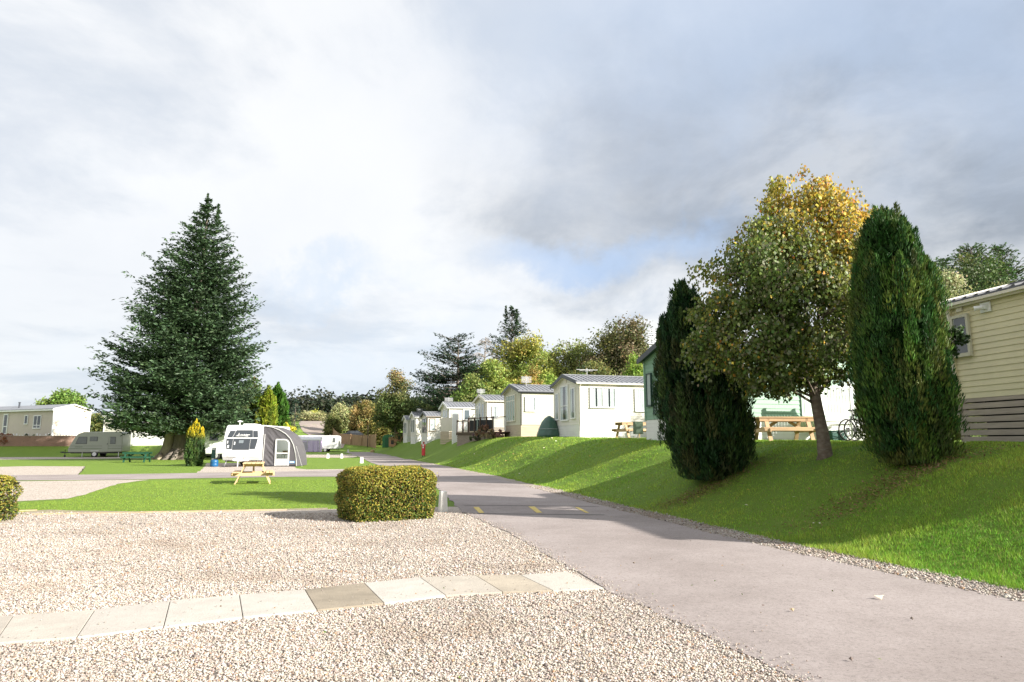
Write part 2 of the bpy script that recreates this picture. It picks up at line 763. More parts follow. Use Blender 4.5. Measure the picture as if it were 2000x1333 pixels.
n5 = tnoise(t, co.outputs['Object'], 0.35, 7, 0.7)
c5 = tramp(t, n5.outputs[0], [(0.36, (0.76, 0.75, 0.74)), (0.58, (0.97, 0.97, 0.97))])
mu_ = t.nodes.new('ShaderNodeMix')
mu_.data_type = 'RGBA'
mu_.blend_type = 'MULTIPLY'
mu_.inputs[0].default_value = 0.7
t.links.new(mm, mu_.inputs[6])
t.links.new(c4.outputs[0], mu_.inputs[7])
mv_ = t.nodes.new('ShaderNodeMix')
mv_.data_type = 'RGBA'
mv_.blend_type = 'MULTIPLY'
mv_.inputs[0].default_value = 1.0
t.links.new(mu_.outputs[2], mv_.inputs[6])
t.links.new(c5.outputs[0], mv_.inputs[7])
t.links.new(mv_.outputs[2], b.inputs['Base Color'])
bp = t.nodes.new('ShaderNodeBump')
bp.inputs['Strength'].default_value = 0.5
bp.inputs['Distance'].default_value = 0.006
t.links.new(n2.outputs[0], bp.inputs['Height'])
t.links.new(bp.outputs[0], b.inputs['Normal'])
ASPHALT = am


def gravelmat(name, sc, dirt=0.35, gain=1.0):
    m, t, b, co = nodemat(name, 0.9)
    v = t.nodes.new('ShaderNodeTexVoronoi')
    v.inputs['Scale'].default_value = sc
    t.links.new(co.outputs['Object'], v.inputs['Vector'])
    sepc = t.nodes.new('ShaderNodeSeparateColor')
    t.links.new(v.outputs['Color'], sepc.inputs[0])
    cr_ = tramp(t, sepc.outputs[0], [(0.0, (0.20, 0.15, 0.11)), (0.10, (0.35, 0.295, 0.245)), (0.40, (0.42, 0.37, 0.32)), (0.8, (0.51, 0.465, 0.415)),
                                     (1.0, (0.30, 0.24, 0.21))])
    de = tramp(t, v.outputs['Distance'], [(0.38, (1, 1, 1)), (0.8, (0.30, 0.27, 0.24))])
    mu = t.nodes.new('ShaderNodeMix')
    mu.data_type = 'RGBA'
    mu.blend_type = 'MULTIPLY'
    mu.inputs[0].default_value = 0.6
    t.links.new(cr_.outputs[0], mu.inputs[6])
    t.links.new(de.outputs[0], mu.inputs[7])
    nn = tnoise(t, co.outputs['Object'], 0.8, 7, 0.7)
    dr = tramp(t, nn.outputs[0], [(0.48, (0, 0, 0)), (0.7, (dirt, dirt, dirt))])
    gn_ = t.nodes.new('ShaderNodeVectorMath')
    gn_.operation = 'SCALE'
    gn_.inputs['Scale'].default_value = gain
    t.links.new(mu.outputs[2], gn_.inputs[0])
    fin = tmix(t, dr.outputs[0], gn_.outputs[0], (0.33, 0.265, 0.21))
    t.links.new(fin, b.inputs['Base Color'])
    bp = t.nodes.new('ShaderNodeBump')
    bp.inputs['Strength'].default_value = 1.0
    bp.inputs['Distance'].default_value = 0.012
    bp.invert = True
    t.links.new(v.outputs['Distance'], bp.inputs['Height'])
    t.links.new(bp.outputs[0], b.inputs['Normal'])
    return m


GRAV = gravelmat('gravel_chips', 62, 0.35, 1.3)
GRAVF = gravelmat('gravel_fine', 30, 0.3, 1.32)


def densify(pts, step, jit, seed=1, closed=True):
    rng = random.Random(seed)
    o = []
    n = len(pts)
    for i in range(n if closed else n - 1):
        a, b_ = Vector(pts[i][:2]), Vector(pts[(i + 1) % n][:2])
        k = max(1, int((b_ - a).length / step))
        for j in range(k):
            p = a.lerp(b_, j / k)
            if j:
                p = p + Vector((rng.uniform(-jit, jit), rng.uniform(-jit, jit)))
            o.append(p)
    if not closed:
        o.append(Vector(pts[-1][:2]))
    return o


def sheet(name, pts, z, m, label, follow=False):
    bm = bmesh.new()
    vs_ = [bm.verts.new((p[0], p[1], (Hs(p[0], p[1]) if follow else 0) + z)) for p in pts]
    f = bm.faces.new(vs_)
    bmesh.ops.triangulate(bm, faces=[f], ngon_method='EAR_CLIP')
    bmesh.ops.recalc_face_normals(bm, faces=bm.faces)
    if sum(f.normal.z for f in bm.faces) < 0:
        bmesh.ops.reverse_faces(bm, faces=bm.faces)
    me_ = bpy.data.meshes.new(name)
    bm.to_mesh(me_)
    bm.free()
    me_.materials.append(m)
    o = bpy.data.objects.new(name, me_)
    COL.objects.link(o)
    setp(o, label, None, None, 'structure')
    return o


# main road -------------------------------------------------
LE = [(4.2, -6), (3.0, 1.5), (1.81, 4.58), (0.95, 7.37), (0.0, 11.51), (-1.11, 15.25), (-2.0, 20.5), (-2.95, 25.6), (-3.7, 27.6)]
LE2 = [(-6.0, 37.2), (-8.0, 43), (-10.4, 51), (-14.3, 66), (-19.6, 85), (-31, 122)]
right = [(float(redge(y)), y) for y in list(np.arange(-6, 60, 1.0)) + [66, 72, 78, 85, 95, 103, 112]]
right = [(p[0] + 0.02 * math.sin(p[1] * 3), p[1]) for p in right]
left = densify(LE, 0.22, 0.045, 3, False) + densify(LE2[:-1], 0.8, 0.04, 4, False) + [Vector((-27.5, 112))]
sheet('road', [(p[0], p[1]) for p in left] + right[::-1], 0.012, ASPHALT, 'pinkish grey asphalt lane curving away between gravel and bank')
# side road
top = [G(-260, 931), G(0, 929), G(200, 927.3), G(380, 924.5), G(560, 921.5), G(655, 919), G(745, 914)]
bot = [G(-260, 941), G(0, 939.3), G(200, 938), G(400, 934.5), G(560, 932), G(650, 931.5), G(760, 933), G(806, 938), G(835, 941.5)]
sheet('side_road', densify([(p.x, p.y) for p in top] + [(-5.2, 37.5), (-3.0, 31), (-2.6, 26.5)] + [(p.x, p.y) for p in bot[::-1]], 0.8, 0.03, 5), 0.008, ASPHALT,
      'grey asphalt side lane crossing behind the lawn')
# foreground gravel
backl = [G(-320, 1016), G(0, 1006), G(60, 1006), G(300, 1002), G(480, 998.5), G(645, 995), G(830, 992), G(900, 990)]
gp = densify([(p.x, p.y) for p in backl], 0.3, 0.05, 6, False) + [Vector((p[0] + 0.35, p[1])) for p in LE[4::-1]] + [Vector((4.4, -6)), Vector((-25, -6))]
gp = [p for p in gp]
sheet('gravel', [(p[0], p[1]) for p in gp], 0.004, GRAV, 'pale stone chippings covering the pitch in the foreground')
# other pads
def pad(name, px, lab, z=0.004, m=None, jit=0.06):
    pts = [G(*p) for p in px]
    sheet(name, densify([(p.x, p.y) for p in pts], 0.5, jit, 8), z, m or GRAVF, lab)


pad('gravel', [(-120, 930), (153, 927.5), (160, 918), (167, 911.5), (60, 911), (-120, 915)], 'pale gravel pitch beyond the side lane at the left')
pad('gravel', [(-200, 942), (0, 941), (292, 937.5), (262, 941), (236, 944.5), (212, 951), (190, 958), (168, 966.5), (132, 974.5), (30, 980), (-200, 984)],
    'pale gravel pitch between the lawn and the side lane at the left')
pad('gravel', [(384, 924), (396, 917), (404, 905), (592, 904), (574, 911), (580, 915.5), (600, 917.5), (690, 916.5), (655, 919.5), (560, 922)],
    'pale gravel pitch under the white touring caravan')
pad('gravel', [(-100, 899), (140, 897), (300, 895), (300, 891.5), (0, 893.5), (-100, 894)], 'gravel strip below the corrugated fence')
pad('gravel', [(560, 894), (690, 894.5), (704, 890), (690, 888.5), (560, 888.5)], 'pale gravel pitch past the grey awning')
# track up the far slope
tl = [(-31.5, 112), (-34, 118), (-37.5, 126), (-43, 140), (-49, 158), (-57, 185), (-66, 215)]
tr = [(-27.4, 112), (-28.5, 118), (-30.5, 124), (-35, 138), (-41, 156), (-50, 184), (-60, 215)]
mb = MB()
TN = 40
def lerpl(pl, u):
    k = u * (len(pl) - 1)
    i = min(int(k), len(pl) - 2)
    a, b_ = pl[i], pl[i + 1]
    f = k - i
    return (a[0] + (b_[0] - a[0]) * f, a[1] + (b_[1] - a[1]) * f)
for i in range(TN):
    for j in range(3):
        q = []
        for (ii, jj) in ((i, j), (i, j + 1), (i + 1, j + 1), (i + 1, j)):
            l_, r_ = lerpl(tl, ii / TN), lerpl(tr, ii / TN)
            x = l_[0] + (r_[0] - l_[0]) * jj / 3
            y = l_[1] + (r_[1] - l_[1]) * jj / 3
            q.append((x, y, Hs(x, y) + 0.05))
        mb.poly(q)
tm = mat('track_stone', (0.30, 0.245, 0.21), 0.9, 0.2, 0.5)
setp(mb.build('track', tm), 'pinkish stone track climbing away past the timber fence', None, None, 'structure')
# gravel verge strip right of the road
pts = []
ys = np.arange(0.5, 62, 0.35)
rr = random.Random(5)
for y in ys:
    pts.append((float(redge(y)) - 0.05, y))
for y in ys[::-1]:
    w_ = 0.52 if y < 25 else 0.45
    sl_ = float((redge(y + 1) - redge(y - 1)) / 2)
    pts.append((float(redge(y)) + (w_ + rr.uniform(-0.06, 0.06)) * math.sqrt(1 + sl_ ** 2), y))
VERGE = gravelmat('gravel_verge', 55, 0.8)
sheet('gravel_verge', pts, 0.008, VERGE, 'strip of stone chippings between the road and the grass bank')
# ------------------------------------------------------------ speed hump marks and seam
YEL = mat('yellow_paint', (0.62, 0.47, 0.13), 0.7, 0.25, 20)
def flat(name, px, z, m, label, cat=None, group=None, kind=None):
    pts = [G(*p) for p in px]
    mb_ = MB().poly([(p.x, p.y, z) for p in pts])
    o = mb_.build(name, m)
    if sum(f.normal.z for f in o.data.polygons) < 0:
        o.data.flip_normals()
    return setp(o, label, cat, group, kind)
for px, lab in (([(924, 992), (935, 992), (946, 1003.5), (936, 1004)], 'left'), ([(1032, 991), (1044, 991), (1059, 1003), (1048, 1003.5)], 'middle'),
                ([(1123, 992.5), (1130, 992.5), (1151, 1003.5), (1144, 1003.5)], 'right')):
    flat('road_marking', px, 0.017, YEL, '%s one of three yellow dashes painted across the road' % lab, None, None, 'structure')
SEAM = mat('tar_seam', (0.09, 0.08, 0.075), 0.8, 0.2, 9)
flat('road_seam', [(903, 1004.2), (1181, 1007.0), (1181, 1008.0), (904, 1005)], 0.016, SEAM, 'thin dark tar seam across the road by the yellow dashes', None, None, 'structure')
flat('road_seam', [(905, 988.0), (1170, 990.5), (1170, 991), (905, 988.6)], 0.016, SEAM, 'thin dark tar seam across the road behind the yellow dashes', None, None, 'structure')

# ------------------------------------------------------------ paving slabs
SLC = [lin(214, 204, 190), lin(219, 210, 197), lin(222, 214, 203), lin(223, 215, 204), lin(224, 217, 206), lin(178, 165, 145), lin(224, 217, 206), lin(218, 208, 193),
       lin(208, 195, 175), lin(224, 217, 205)]
SL = [((-60, 1216), (-110, 1278)), ((26, 1208), (-12, 1264)), ((185, 1197), (149, 1252)), ((332, 1178.5), (319, 1231)), ((467, 1167.5), (474, 1212)), ((595, 1157), (619, 1198)),
      ((711, 1144), (750, 1184)), ((820, 1132.5), (871, 1169)), ((929, 1129), (982, 1162)), ((1016, 1128), (1080, 1159)), ((1108, 1121.5), (1180, 1154))]
SLN = ['cut off by the left edge of the picture', 'second from the left edge', 'third from the left edge', 'fourth from the left edge, left of the darker joints',
       'clean one just left of the brown stained slab', 'brown stained slab in the middle of the path', 'clean one just right of the brown stained slab',
       'third from the road end', 'buff coloured, second from the road', 'end slab nearest the asphalt road']
for i in range(10):
    a, b_ = SL[i]
    c, d = SL[i + 1]
    q = [G(*a), G(*c), G(*d), G(*b_)]
    cen = (q[0] + q[1] + q[2] + q[3]) / 4
    q = [cen + (p - cen) * 0.988 for p in q]
    base = tuple(x * (.60, .64, .62, .65, .63, .66, .64, .61, .66, .63)[i] for x in SLC[i])
    m_ = mat('slab_stone_%d' % i, base, 0.85, 0.11, 5, 0.25, 60, col2=tuple(x * (0.62 if i in (5, 8) else 0.86) for x in base), c2amt=0.8 if i == 5 else 0.4, c2scale=2.2)
    mb = MB()
    mb.prism([(p.x, p.y) for p in q], 'z', -0.03, 0.028)
    setp(mb.build('paving_slab', m_, None, False, 0.004), 'pale stone paving slab, ' + SLN[i], 'paving slab', 'paving slabs laid across the gravel')

# timber edging and bare soil by the lawn
soil = mat('bare_soil', (0.30, 0.235, 0.185), 0.95, 0.3, 5, 0.6, 30)
pad('soil_strip', [(30, 1003.5), (70, 998), (100, 996.5), (150, 998.5), (260, 1000), (420, 997), (560, 994.8), (640, 992.8), (640, 995.5), (480, 998.9), (300, 1002.3), (100, 1005.5)],
    'bare brown soil between the lawn and the timber edging', 0.008, soil, 0.03)
PINE = mat('pine_edging', (0.50, 0.37, 0.21), 0.75, 0.3, 5, col2=(0.33, 0.26, 0.20), c2amt=.8, c2scale=1.5)
for (a, b_, lab) in (((62, 1006.2), (330, 1001.8), 'longest pine board edging the gravel at the left'), ((334, 1001.8), (560, 997.2), 'pine board edging the gravel below the picnic table'),
                     ((20, 1000), (72, 998.4), 'short pine board edging the lawn corner by the left hedge')):
    p, q = G(*a), G(*b_)
    mb = MB().bar((p.x, p.y, 0.0), (q.x, q.y, 0.0), 0.05, 0.06)
    setp(mb.build('timber_edging', PINE, None, False, 0.004), lab, 'timber edging', 'pine boards edging the gravel')

# ------------------------------------------------------------ loose stones
def stones(name, P, size, cols, label):
    rng = np.random.default_rng(11)
    n = len(P)
    base = np.array([[1, 0, 0], [-1, 0, 0], [0, 1, 0], [0, -1, 0], [0, 0, 1], [0, 0, -1]], float)
    R = rng.uniform(0.55, 1.15, (n, 6, 1)) * base[None]
    R[:, :, 2] *= 0.62
    R += rng.normal(0, 0.16, (n, 6, 3))
    ang = rng.uniform(0, 2 * PI, n)
    ca, sa = np.cos(ang)[:, None], np.sin(ang)[:, None]
    x = R[:, :, 0] * ca - R[:, :, 1] * sa
    y = R[:, :, 0] * sa + R[:, :, 1] * ca
    V_ = np.stack([x, y, R[:, :, 2]], -1) * size[:, None, None] + P[:, None, :]
    F = np.array([[0, 2, 4], [2, 1, 4], [1, 3, 4], [3, 0, 4], [2, 0, 5], [1, 2, 5], [3, 1, 5], [0, 3, 5]])
    Fi = (F[None] + (np.arange(n) * 6)[:, None, None]).reshape(-1, 3)
    me_ = bpy.data.meshes.new(name)
    me_.vertices.add(n * 6)
    me_.vertices.foreach_set('co', V_.astype(np.float32).ravel())
    me_.loops.add(len(Fi) * 3)
    me_.loops.foreach_set('vertex_index', Fi.astype(np.int32).ravel())
    me_.polygons.add(len(Fi))
    me_.polygons.foreach_set('loop_start', np.arange(0, len(Fi) * 3, 3, dtype=np.int32))
    me_.update(calc_edges=True)
    at = me_.color_attributes.new('col', 'FLOAT_COLOR', 'POINT')
    c4 = np.ones((n * 6, 4), np.float32)
    c4[:, :3] = np.repeat(cols, 6, axis=0)
    at.data.foreach_set('color', c4.ravel())
    me_.materials.append(leafmat('loose_stone', 0.0, 0.8, 0.3))
    o = bpy.data.objects.new(name, me_)
    COL.objects.link(o)
    return setp(o, label, None, None, 'stuff')


def ledge(y):
    return np.interp(y, [p[1] for p in LE], [p[0] for p in LE])


rng = np.random.default_rng(5)
slabpoly = [(G(*a), G(*b_)) for a, b_ in SL]
st = np.array([(a.x, a.y) for a, _ in slabpoly])
sb = np.array([(b_.x, b_.y) for _, b_ in slabpoly])


def onslab(x, y):
    yt = np.interp(x, st[:, 0], st[:, 1]) - 0.015
    yb = np.interp(x, sb[:, 0], sb[:, 1]) + 0.015
    return (y < yt) & (y > yb) & (x < 0.97 + 0 * x)


allP, allS = [], []
for (y0, y1, dens, sz) in ((3.6, 5.5, 6400, 0.0088), (5.5, 8.0, 4600, 0.0094), (8.0, 11.0, 1900, 0.0105), (11.0, 15.0, 600, 0.0125)):
    x0 = -0.8 * y1
    area = (y1 - y0) * (2.2 - x0)
    n = int(area * dens)
    y = rng.uniform(y0, y1, n)
    x = rng.uniform(x0, 2.2, n)
    k = (x < ledge(y) + 0.06 * rng.normal(size=n)) & (x > -0.79 * y) & ~onslab(x, y)
    x, y = x[k], y[k]
    s_ = sz * np.exp(rng.normal(0, 0.3, len(x)))
    allP.append(np.stack([x, y, 0.006 + s_ * 0.35], 1))
    allS.append(s_)
# strip right of the road
for (y0, y1, dens, sz) in ((4.5, 12, 1500, 0.0135), (12, 24, 500, 0.017)):
    n = int((y1 - y0) * 0.75 * dens)
    y = rng.uniform(y0, y1, n)
    s_ = rng.uniform(-0.06, 0.56, n)
    x = redge(y) + s_ * 1.05
    k = rng.random(n) < np.where(s_ < 0.02, 0.25, 1)
    x, y = x[k], y[k]
    q = sz * np.exp(rng.normal(0, 0.3, len(x)))
    allP.append(np.stack([x, y, H(x, y) + 0.01 + q * 0.3], 1))
    allS.append(q)
# a few strays on the asphalt
n = 70
y = rng.uniform(4.5, 15, n)
x = ledge(y) + np.abs(rng.normal(0, 0.25, n))
allP.append(np.stack([x, y, np.full(n, 0.02)], 1))
allS.append(np.full(n, 0.010))
n = 260
x = rng.uniform(-6, .9, n)
yt_ = np.interp(x, st[:, 0], st[:, 1]); yb_ = np.interp(x, sb[:, 0], sb[:, 1])
f_ = rng.beta(.45, .45, n)
allP.append(np.stack([x, yb_ + (yt_ - yb_) * f_, np.full(n, 0.034)], 1))
allS.append(rng.uniform(.005, .010, n))
n = 900
y = rng.uniform(4.0, 15, n)
x = ledge(y) + np.abs(rng.normal(0, 0.10, n))
allP.append(np.stack([x, y, np.full(n, 0.02)], 1))
allS.append(rng.uniform(.006, .011, n))
nstrip = sum(len(q_) for q_ in allP[-5:])
P = np.concatenate(allP)
Sz = np.concatenate(allS)
pal = np.array([(0.47, 0.42, 0.365), (0.56, 0.515, 0.465), (0.41, 0.355, 0.30), (0.34, 0.27, 0.22), (0.45, 0.385, 0.335), (0.30, 0.25, 0.22), (0.40, 0.25, 0.15), (0.14, 0.12, 0.11)])
ci = rng.choice(8, len(P), p=[0.25, 0.21, 0.18, 0.10, 0.12, 0.07, 0.03, 0.04])
cols = vary(rng, pal[ci], len(P), 0.10, 0.03)
cols = np.clip(cols, 0, 0.85)
patch_ = np.array([mnoise.noise((x_ * .9, y_ * .9, 3)) for x_, y_ in P[:, :2]])
cols *= (1 + 0.16 * patch_)[:, None]
cols[-nstrip:] *= 0.85
dp = np.clip(np.array([mnoise.noise((x_ * .5, y_ * 1.1, 8)) + .5 * mnoise.noise((x_ * 2.2, y_ * 2.2, 5)) for x_, y_ in P[:, :2]]) - .12, 0, 1)[:, None]
cols = cols * (1 - dp * .8) + np.array([0.27, 0.21, 0.16]) * dp * .8
stones('gravel_stones', P, Sz, cols, 'loose pale stone chippings lying over the pitch and road edge')

# ------------------------------------------------------------ grass blades
def blades(rng, x, y, ln, wd, lean=0.5):
    n = len(x)
    z = H(x, y)
    B = np.stack([x, y, z - 0.004], 1)
    a = rng.uniform(0, 2 * PI, n)
    d = np.stack([np.cos(a), np.sin(a), np.zeros(n)], 1)
    a2 = rng.uniform(0, 2 * PI, n)
    le = np.stack([np.cos(a2), np.sin(a2), np.zeros(n)], 1) * (rng.uniform(0, lean, n) * ln)[:, None]
    tip = B + le + np.array([0, 0, 1.0]) * (ln * rng.uniform(0.6, 1.0, n))[:, None]
    return np.stack([B - d * wd[:, None] / 2, B + d * wd[:, None] / 2, tip], 1).reshape(-1, 3)


rng = np.random.default_rng(21)
BV, BC = [], []
for (y0, y1, dens, l0, wd, smax) in ((4.3, 7.5, 5600, 0.060, 0.007, 6), (7.5, 11, 3600, 0.055, 0.009, 7), (11, 17, 1500, 0.042, 0.011, 8), (17, 28, 620, 0.045, 0.016, 8),
                                     (28, 48, 170, 0.055, 0.03, 6)):
    n = int((y1 - y0) * smax * dens)
    y = rng.uniform(y0, y1, n)
    s_ = rng.uniform(0.46, smax, n)
    x = redge(y) + s_ * 1.05 + (rng.random(n) < 0.06) * rng.uniform(-0.12, 0, n)
    k = (x < 0.80 * y + 1) & (x > redge(y) + 0.42)
    x, y, s_ = x[k], y[k], s_[k]
    n = len(x)
    clump = np.array([mnoise.noise((a * 1.4, b_ * 1.4, 0)) + .6 * mnoise.noise((a * 5.5, b_ * 5.5, 4)) for a, b_ in zip(x, y)])
    big = np.array([mnoise.noise((a * .45, b_ * .45, 7)) for a, b_ in zip(x, y)])
    ln = l0 * (1 + 0.75 * np.clip(clump, -0.8, 1.1)) * rng.uniform(0.6, 1.3, n) * np.where(s_ < 0.75, 1.5, 1)
    BV.append(blades(rng, x, y, ln, np.full(n, wd) * rng.uniform(0.7, 1.3, n), 0.7))
    base = np.array([0.25, 0.39, 0.052]) + np.clip(clump, -1, 1)[:, None] * np.array([0.11, 0.085, 0.02]) + np.clip(big * 1.6, -1, 1)[:, None] * np.array([0.065, 0.03, 0.012])
    c = vary(rng, base, n, 0.28, 0.10)
    dry = rng.random(n) < 0.05
    c[dry] = [0.36, 0.33, 0.12]
    BC.append(c)
# front lawn
for (y0, y1, dens, wd) in ((14.8, 19, 900, 0.014), (19, 28, 380, 0.02)):
    n = int((y1 - y0) * 20 * dens)
    y = rng.uniform(y0, y1, n)
    x = rng.uniform(-22, -2, n)
    k = (x > -0.78 * y) & (x < ledge(y) - 0.15)
    # keep to the lawn: clear of the gravel pitches
    py = 864 + 1348 * 1.5 / y
    pxx = 1000 + 1348 * x / y
    lim = np.interp(pxx, [0, 30, 132, 168, 190, 212, 236, 292, 380, 700], [981.5, 981.5, 975.5, 967.5, 959, 952, 945.5, 939, 936.5, 933])
    k &= (py > lim) & (py < np.interp(pxx, [20, 260, 640, 900], [999, 1000, 993, 990]))
    x, y = x[k], y[k]
    n = len(x)
    BV.append(blades(rng, x, y, rng.uniform(0.015, 0.032, n), np.full(n, wd), 0.8))
    BC.append(vary(rng, np.array([0.25, 0.36, 0.055]), n, 0.22, 0.08))
GRASSM = leafmat('grass_blade', 0.35, 0.6, 0.2)
setp(npmesh('grass', np.concatenate(BV), 3, np.concatenate(BC), GRASSM), 'short green grass growing over the bank and the lawn', None, None, 'stuff')

# litter on the bank: brown needles under the conifers, tiny fallen leaves
def scatter_litter(name, cx, cy, rx, ry, n, col, size, label, seed):
    r_ = np.random.default_rng(seed)
    x = r_.normal(cx, rx / 2, n)
    y = r_.normal(cy, ry / 2, n)
    z = H(x, y) + r_.uniform(0.01, 0.045, n)
    T = r_.normal(size=(n, 3)); T[:, 2] *= 0.3
    Nn = np.tile([0, 0, 1.0], (n, 1)) + r_.normal(0, 0.4, (n, 3))
    V_ = cards(np.stack([x, y, z], 1), T, Nn, size * r_.uniform(0.6, 1.4, n), size * 0.35)
    setp(npmesh(name, V_, 4, vary(r_, col, n, 0.3, 0.1), leafmat('litter', 0.1, 0.8, 0.1)), label, None, None, 'stuff')


p2 = hit(1790, 903)
p1 = hit(1392, 936)
scatter_litter('fallen_needles', p2.x - 0.7, p2.y - 0.5, 1.6, 0.6, 2300, (0.24, 0.15, 0.08), 0.05, 'brown fallen needles on the grass under the right conifer', 3)
scatter_litter('fallen_needles', p1.x - 0.2, p1.y - 0.55, 1.4, 0.6, 2200, (0.22, 0.15, 0.075), 0.05, 'brown fallen needles on the grass under the left conifer', 4)
rr_ = np.random.default_rng(9)
n = 420
x = rr_.uniform(-6, 14, n); y = rr_.uniform(7, 45, n)
k = sdist(x, y) > 0.7
x, y = x[k], y[k]
n = len(x)
V_ = cards(np.stack([x, y, H(x, y) + 0.045], 1), rr_.normal(size=(n, 3)) * [1, 1, .2], np.tile([0, 0, 1.0], (n, 1)) + rr_.normal(0, .4, (n, 3)), rr_.uniform(.03, .07, n) * (1 + y / 40), 0.03 * (1 + y / 40))
pal2 = np.array([(0.75, 0.7, 0.5), (0.55, 0.4, 0.12), (0.4, 0.25, 0.1)])[rr_.choice(3, n)]
setp(npmesh('fallen_leaves', V_, 4, vary(rr_, pal2, n, .15, .05), leafmat('litter', 0.1)), 'small pale fallen leaves scattered over the bank', None, None, 'stuff')
for (px, py, s_, c, lab) in ((1717, 1167, 0.10, (0.75, 0.66, 0.45), 'pale curled dry leaf lying on the road at the right'), (1547, 1191, 0.05, (0.4, 0.3, 0.18), 'small brown leaf on the road'),
                        (1781, 1208, 0.035, (0.14, 0.11, 0.09), 'tiny dark leaf lying on the road below the pale leaf'), (1662, 1287, 0.035, (0.16, 0.12, 0.1), 'tiny dark leaf near the bottom of the road')):
    q = G(px, py, 0.03)
    mb = MB()
    pr = [(0, -.5), (.25, -.1), (.5, .0), (.2, .2), (.05, .5), (-.2, .25), (-.45, .1), (-.2, -.15)]
    c0 = (q.x, q.y, 0.045)
    ring_ = [(q.x + a * s_, q.y + b2 * s_, 0.02 + 0.5 * s_ * abs(a) * 1.3) for a, b2 in pr]
    for i in range(8):
        mb.poly([c0, ring_[i], ring_[(i + 1) % 8]])
    setp(mb.build('fallen_leaf', mat('leaf_%d' % px, c, 0.7)), lab, 'leaf', 'single leaves on the road')

# ------------------------------------------------------------ foliage tools
def lobes_points(rng, lobes, n, sub=14, subr=0.32, up=0.15, jit=0.2):
    """points, outward normals, clump ids for a crown made of ellipsoid lobes"""
    lob = np.array(lobes, float)
    wts = (lob[:, 3] * lob[:, 4] + lob[:, 3] * lob[:, 5] + lob[:, 4] * lob[:, 5])
    wts /= wts.sum()
    P, Nn, C, Dp = [], [], [], []
    cid = 0
    for k, l_ in enumerate(lob):
        nk = int(n * wts[k])
        if nk < 5:
            continue
        ns = sub
        d = nrmz(rng.normal(size=(ns, 3)) + [0, 0, up])
        rad = rng.uniform(0.45, 0.98, (ns, 1))
        cen = l_[:3] + d * l_[3:6] * rad
        sr = subr * rng.uniform(0.6, 1.3, ns) * l_[3:6].mean()
        w = sr ** 2
        pick = rng.choice(ns, nk, p=w / w.sum())
        dd = nrmz(rng.normal(size=(nk, 3)) + [0, 0, 0.25])
        r_ = rng.uniform(0.55, 1.08, (nk, 1)) * (1 + jit * rng.normal(size=(nk, 1)))
        P.append(cen[pick] + dd * sr[pick][:, None] * r_)
        Nn.append(nrmz(dd + 0.6 * d[pick]))
        C.append(cid + pick)
        cid += ns
    return np.concatenate(P), np.concatenate(Nn), np.concatenate(C), cid


BARK = mat('bark_brown', (0.13, 0.105, 0.085), 0.9, 0.35, 6, 0.8, 25, stretch=(1, 1, 0.3))
BARKG = mat('bark_grey', (0.21, 0.18, 0.15), 0.9, 0.35, 6, 0.8, 25, stretch=(1, 1, 0.3))
LEAF = leafmat('leaf', 0.32)
LEAFD = leafmat('leaf_dense', 0.15)


def broad_tree(name, label, loc, lobes, n, size, cols, seed, group=None, trunk_r=0.18, cat='tree', sub=14, subr=0.32, aspect=0.62, leafm=None, bark=None, gold=None):
    """lobes are relative to loc (x, y, z, rx, ry, rz)"""
    rng = np.random.default_rng(seed)
    t_ = thing(name, label, cat, loc, 0, group)
    lob = np.array(lobes, float)
    hz = (lob[:, 2] + lob[:, 5]).max()
    mb_ = MB()
    top = lob[np.argmax(lob[:, 2])]
    tp = Vector((top[0] * 0.6, top[1] * 0.6, hz * 0.72))
    mb_.tube([(0, 0, -0.1), (tp.x * 0.15, tp.y * 0.15, tp.z * 0.3), tuple(tp * 0.62), tuple(tp)], [trunk_r * 1.3, trunk_r, trunk_r * 0.6, trunk_r * 0.15], 8)
    for l_ in lob:
        st_ = tp * rng.uniform(0.3, 0.6)
        en = Vector(l_[:3])
        mid = (st_ + en) / 2 + Vector((0, 0, -0.05 * hz))
        mb_.tube([st_, mid, en], [trunk_r * 0.45, trunk_r * 0.3, trunk_r * 0.08], 5)
    mb_.build('trunk', bark or BARK, t_, True)
    P, Nn, C, nc = lobes_points(rng, lobes, n, sub, subr)
    cols = np.asarray(cols, float)
    if cols.ndim == 1:
        cols = cols[None]
    cc = cols[rng.integers(0, len(cols), nc)] * np.exp(rng.normal(0, 0.14, (nc, 1)))
    col = cc[C]
    if gold is not None:
        f = np.clip((P[:, 2] / hz - gold[0]) / (1 - gold[0]), 0, 1)[:, None] * gold[2]
        f = f * (rng.random((len(P), 1)) < 0.8)
        col = col * (1 - f) + np.array(gold[1]) * f
    col = vary(rng, col, len(P), 0.2, 0.07)
    T = rng.normal(size=P.shape)
    Nl = nrmz(Nn + 0.75 * rng.normal(size=P.shape))
    V_ = cards(P, T, Nl, size * rng.uniform(0.6, 1.35, len(P)), size * aspect * rng.uniform(0.6, 1.3, len(P)))
    npmesh('crown', V_, 4, col, leafm or LEAF, t_)
    return t_


